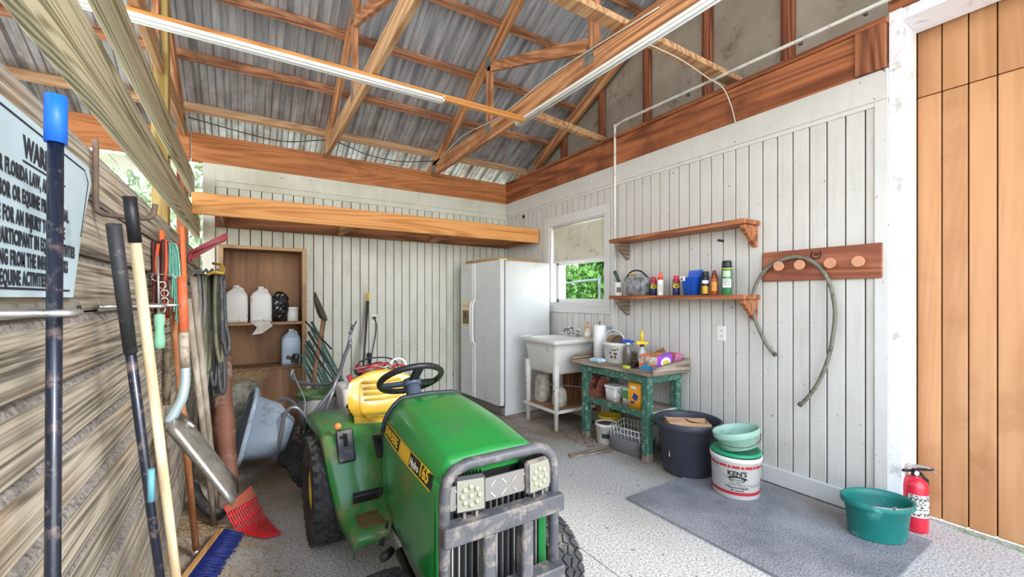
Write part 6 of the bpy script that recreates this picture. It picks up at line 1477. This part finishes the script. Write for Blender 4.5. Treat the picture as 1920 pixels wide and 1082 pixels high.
# green-lined planter bucket with clutter
t = thing('garden_bucket', 'low white bucket with a frayed green liner at the foot of the shovel', 'bucket', (.56, 4.06, 0))
q = MB(); q.lathe([(.14, 0), (.15, .01), (.18, .47), (.185, .48), (.175, .48), (.165, .45), (.14, .02), (.001, .02)], cap1=False, seg=26); q.build('body', M('dirty white bucket', '#cfcdc6', .6, dirt='#7b766b', da=.42, ds=6), t, world=False)
q = MB(); q.lathe([(.188, .465), (.192, .48), (.188, .495), (.16, .485), (.14, .44)], cap0=False, cap1=False, seg=26); q.jitter(.006); q.build('liner', M('green liner', '#5c7f4a', .8, col2='#3f5f38', vs=20), t, world=False)
# ---- white plastic bin with cables
bn = thing('storage_bin', 'white plastic storage bin with slot handles behind the tractor seat', 'bin', (.95, 3.72, 0))
BX0, BX1, BY0, BY1, BZ = .655, 1.28, 3.55, 3.92, .59
q = MB(); q.rings([rr(BX0 + .06, BX1 - .06, BY0 + .05, BY1 - .05, 0, .04), rr(BX0 + .02, BX1 - .02, BY0 + .02, BY1 - .02, .4, .04), rr(BX0, BX1, BY0, BY1, BZ, .04), rr(BX0 + .012, BX1 - .012, BY0 + .012, BY1 - .012, BZ, .04), rr(BX0 + .04, BX1 - .04, BY0 + .04, BY1 - .04, .38, .04)], cap1=True); q.build('body', M('bin white', '#e4e1da', .45, dirt='#bdb6aa', da=.3, ds=5), bn)
for (x, z) in ((.70, .46), (.74, .36)):
    q = MB(); q.cbox((x, BY0 + .012 + (.46 - z) * .12, z), (.016, .02, .04), (.1, .35, 0)); q.build('slot', M('hole black', '#161412', .9), bn, bevel=.004)
redc = M('red jumper cable', '#c2323c', .5); blkc = M('black jumper cable', '#28272a', .5)
t = thing('jumper_cables', 'coil of red and black jumper cables heaped on the white bin', 'cable', (.92, 3.72, BZ - .1))
random.seed(61)
for k in range(12):
    c = Vector((.92 + random.uniform(-.05, .06), 3.72 + random.uniform(-.04, .04), BZ + .06 + random.uniform(-.02, .09))); r_ = random.uniform(.08, .14); tl = Euler((random.uniform(-.5, .9), random.uniform(-.4, .4), 0)).to_matrix()
    q = MB(); q.tube([c + tl @ Vector((r_ * 1.3 * math.cos(a_), r_ * math.sin(a_), .01 * math.sin(3 * a_))) for a_ in [2 * PI * j / 18 for j in range(18)]], .006, 6, loop=True); q.build('cable_loop', redc if k % 3 == 0 else blkc if k % 3 == 1 else M('grey pink cable', '#b79a96', .5), t)
q = MB(); q.cbox((.745, 3.60, BZ + .03), (.035, .03, .17), (.1, -.45, 0)); q.cbox((.775, 3.59, BZ + .02), (.02, .03, .13), (.1, -.3, 0)); q.build('clamp', M('red clamp', '#b83a46', .45), t, bevel=.005)
t = thing('cable_reel', 'round white reel with red wire standing on the white bin', 'reel', (1.16, 3.72, BZ - .0))
q = MB(); Tt = Matrix.Translation((1.16, 3.74, BZ + .115)) @ Matrix.Rotation(PI / 2, 4, 'X')
q.tube([Tt @ Vector((.075 * math.cos(a_), .075 * math.sin(a_), 0)) for a_ in [2 * PI * j / 28 for j in range(28)]], .010, 8, loop=True); q.build('rim', wp2, t)
q = MB()
for k in range(6): q.tube([Tt @ Vector(((.03 + .006 * k) * math.cos(a_), .4 * (.03 + .006 * k) * math.sin(a_), .004 * (k % 2))) for a_ in [2 * PI * j / 20 for j in range(20)]], .004, 6, loop=True)
q.build('wire', redc, t)
t = thing('work_lamp', 'small silver and pink clamp lamp beside the cable reel on the bin', 'lamp', (1.05, 3.66, BZ - .02))
q = MB(); q.lathe([(.02, 0), (.055, .05), (.06, .055), (.052, .05), (.018, .006)], T=Matrix.Translation((1.03, 3.66, BZ + .07)) @ Matrix.Rotation(.9, 4, 'X'), cap0=True, cap1=False); q.build('shade', ch2, t)
q = MB(); q.sphere((1.05, 3.62, BZ + .055), .028, 10); q.build('cap', M('pink cap', '#e2566a', .5), t)
# ---- poles against the back wall, cord at the outlet
a, b = at(691, 548, Y=5.06), at(681, 690, Y=4.98)
b2 = a + (b - a) * ((a.z - .005) / (a.z - b.z))
handle_tool('broom_pole', 'dark metal pole with a yellow tip leaning on the back wall', 'pole', [('shaft', along(a, b2, .03), b2, .013, .013, M('dark pole', '#4b4c4c', .4, .4, dirt='#8f8b84', da=.35)), ('tip', a, along(a, b2, .075), .012, .016, M('yellow tip', '#e9c02e', .4))])
a, b = at(687, 565, Y=5.10), at(672, 690, Y=5.02); b2 = a + (b - a) * ((a.z - .005) / (a.z - b.z))
handle_tool('broom_pole', 'plain grey pole leaning on the back wall left of the yellow-tipped pole', 'pole', [('shaft', a, b2, .012, .012, M('grey pole', '#a8a39a', .5, .2))])
t = thing('power_cord', 'black cord with a plug hanging from the outlet on the back wall', 'cord', at(700, 660, Y=5.1))
q = MB(); q.tube([at(702, 596, Y=YB - .03), at(705, 606, Y=YB - .03), at(704, 630, Y=YB - .03), at(699, 655, Y=YB - .05), at(694, 690, Y=YB - .06)], .006, 6, smooth_path=4); q.build('cord', blkc, t)
q = MB(); q.cbox(at(702, 596, Y=YB - .025), (.04, .035, .025)); q.build('plug', blkc, t, bevel=.004)
q = MB(); q.cyl(at(692, 662, Y=YB - .07), at(694, 690, Y=YB - .07), .024, .016, 10); q.build('connector', blkc, t)
# thin cable strung along the rafters
q = MB(); q.tube([(2.03, 5.0, 3.05), (1.6, 5.04, 2.98), (1.2, 5.04, 2.99), (.80, 5.0, 3.06), (.3, 5.04, 2.97), (-.45, 5.0, 3.03)], .005, 6, smooth_path=5); solo(q, 'roof_wire', blkc, 'thin black wire sagging along the top of the back header beam', 'wire')
q = MB(); q.tube([(2.02, 4.95, 3.0), (2.02, 4.2, 3.10), (2.02, 3.4, 3.02), (2.02, 2.6, 3.06), (2.02, 1.6, 3.0)], .005, 6, smooth_path=5); solo(q, 'roof_wire', M('white wire', '#d9d5c8', .5), 'pale wire running along the red-brown truss chord', 'wire')
q = MB(); q.tube([(2.2, 1.93, 3.05), (2.6, 1.9, 3.03), (2.95, 1.9, 2.99), (3.12, 1.88, 2.95), (3.15, 1.83, 2.80), (3.155, 1.80, 2.66)], .0045, 6, smooth_path=5); solo(q, 'roof_wire', MATS['white wire'], 'pale wire drooping from the flat brace board down the right wall', 'wire')
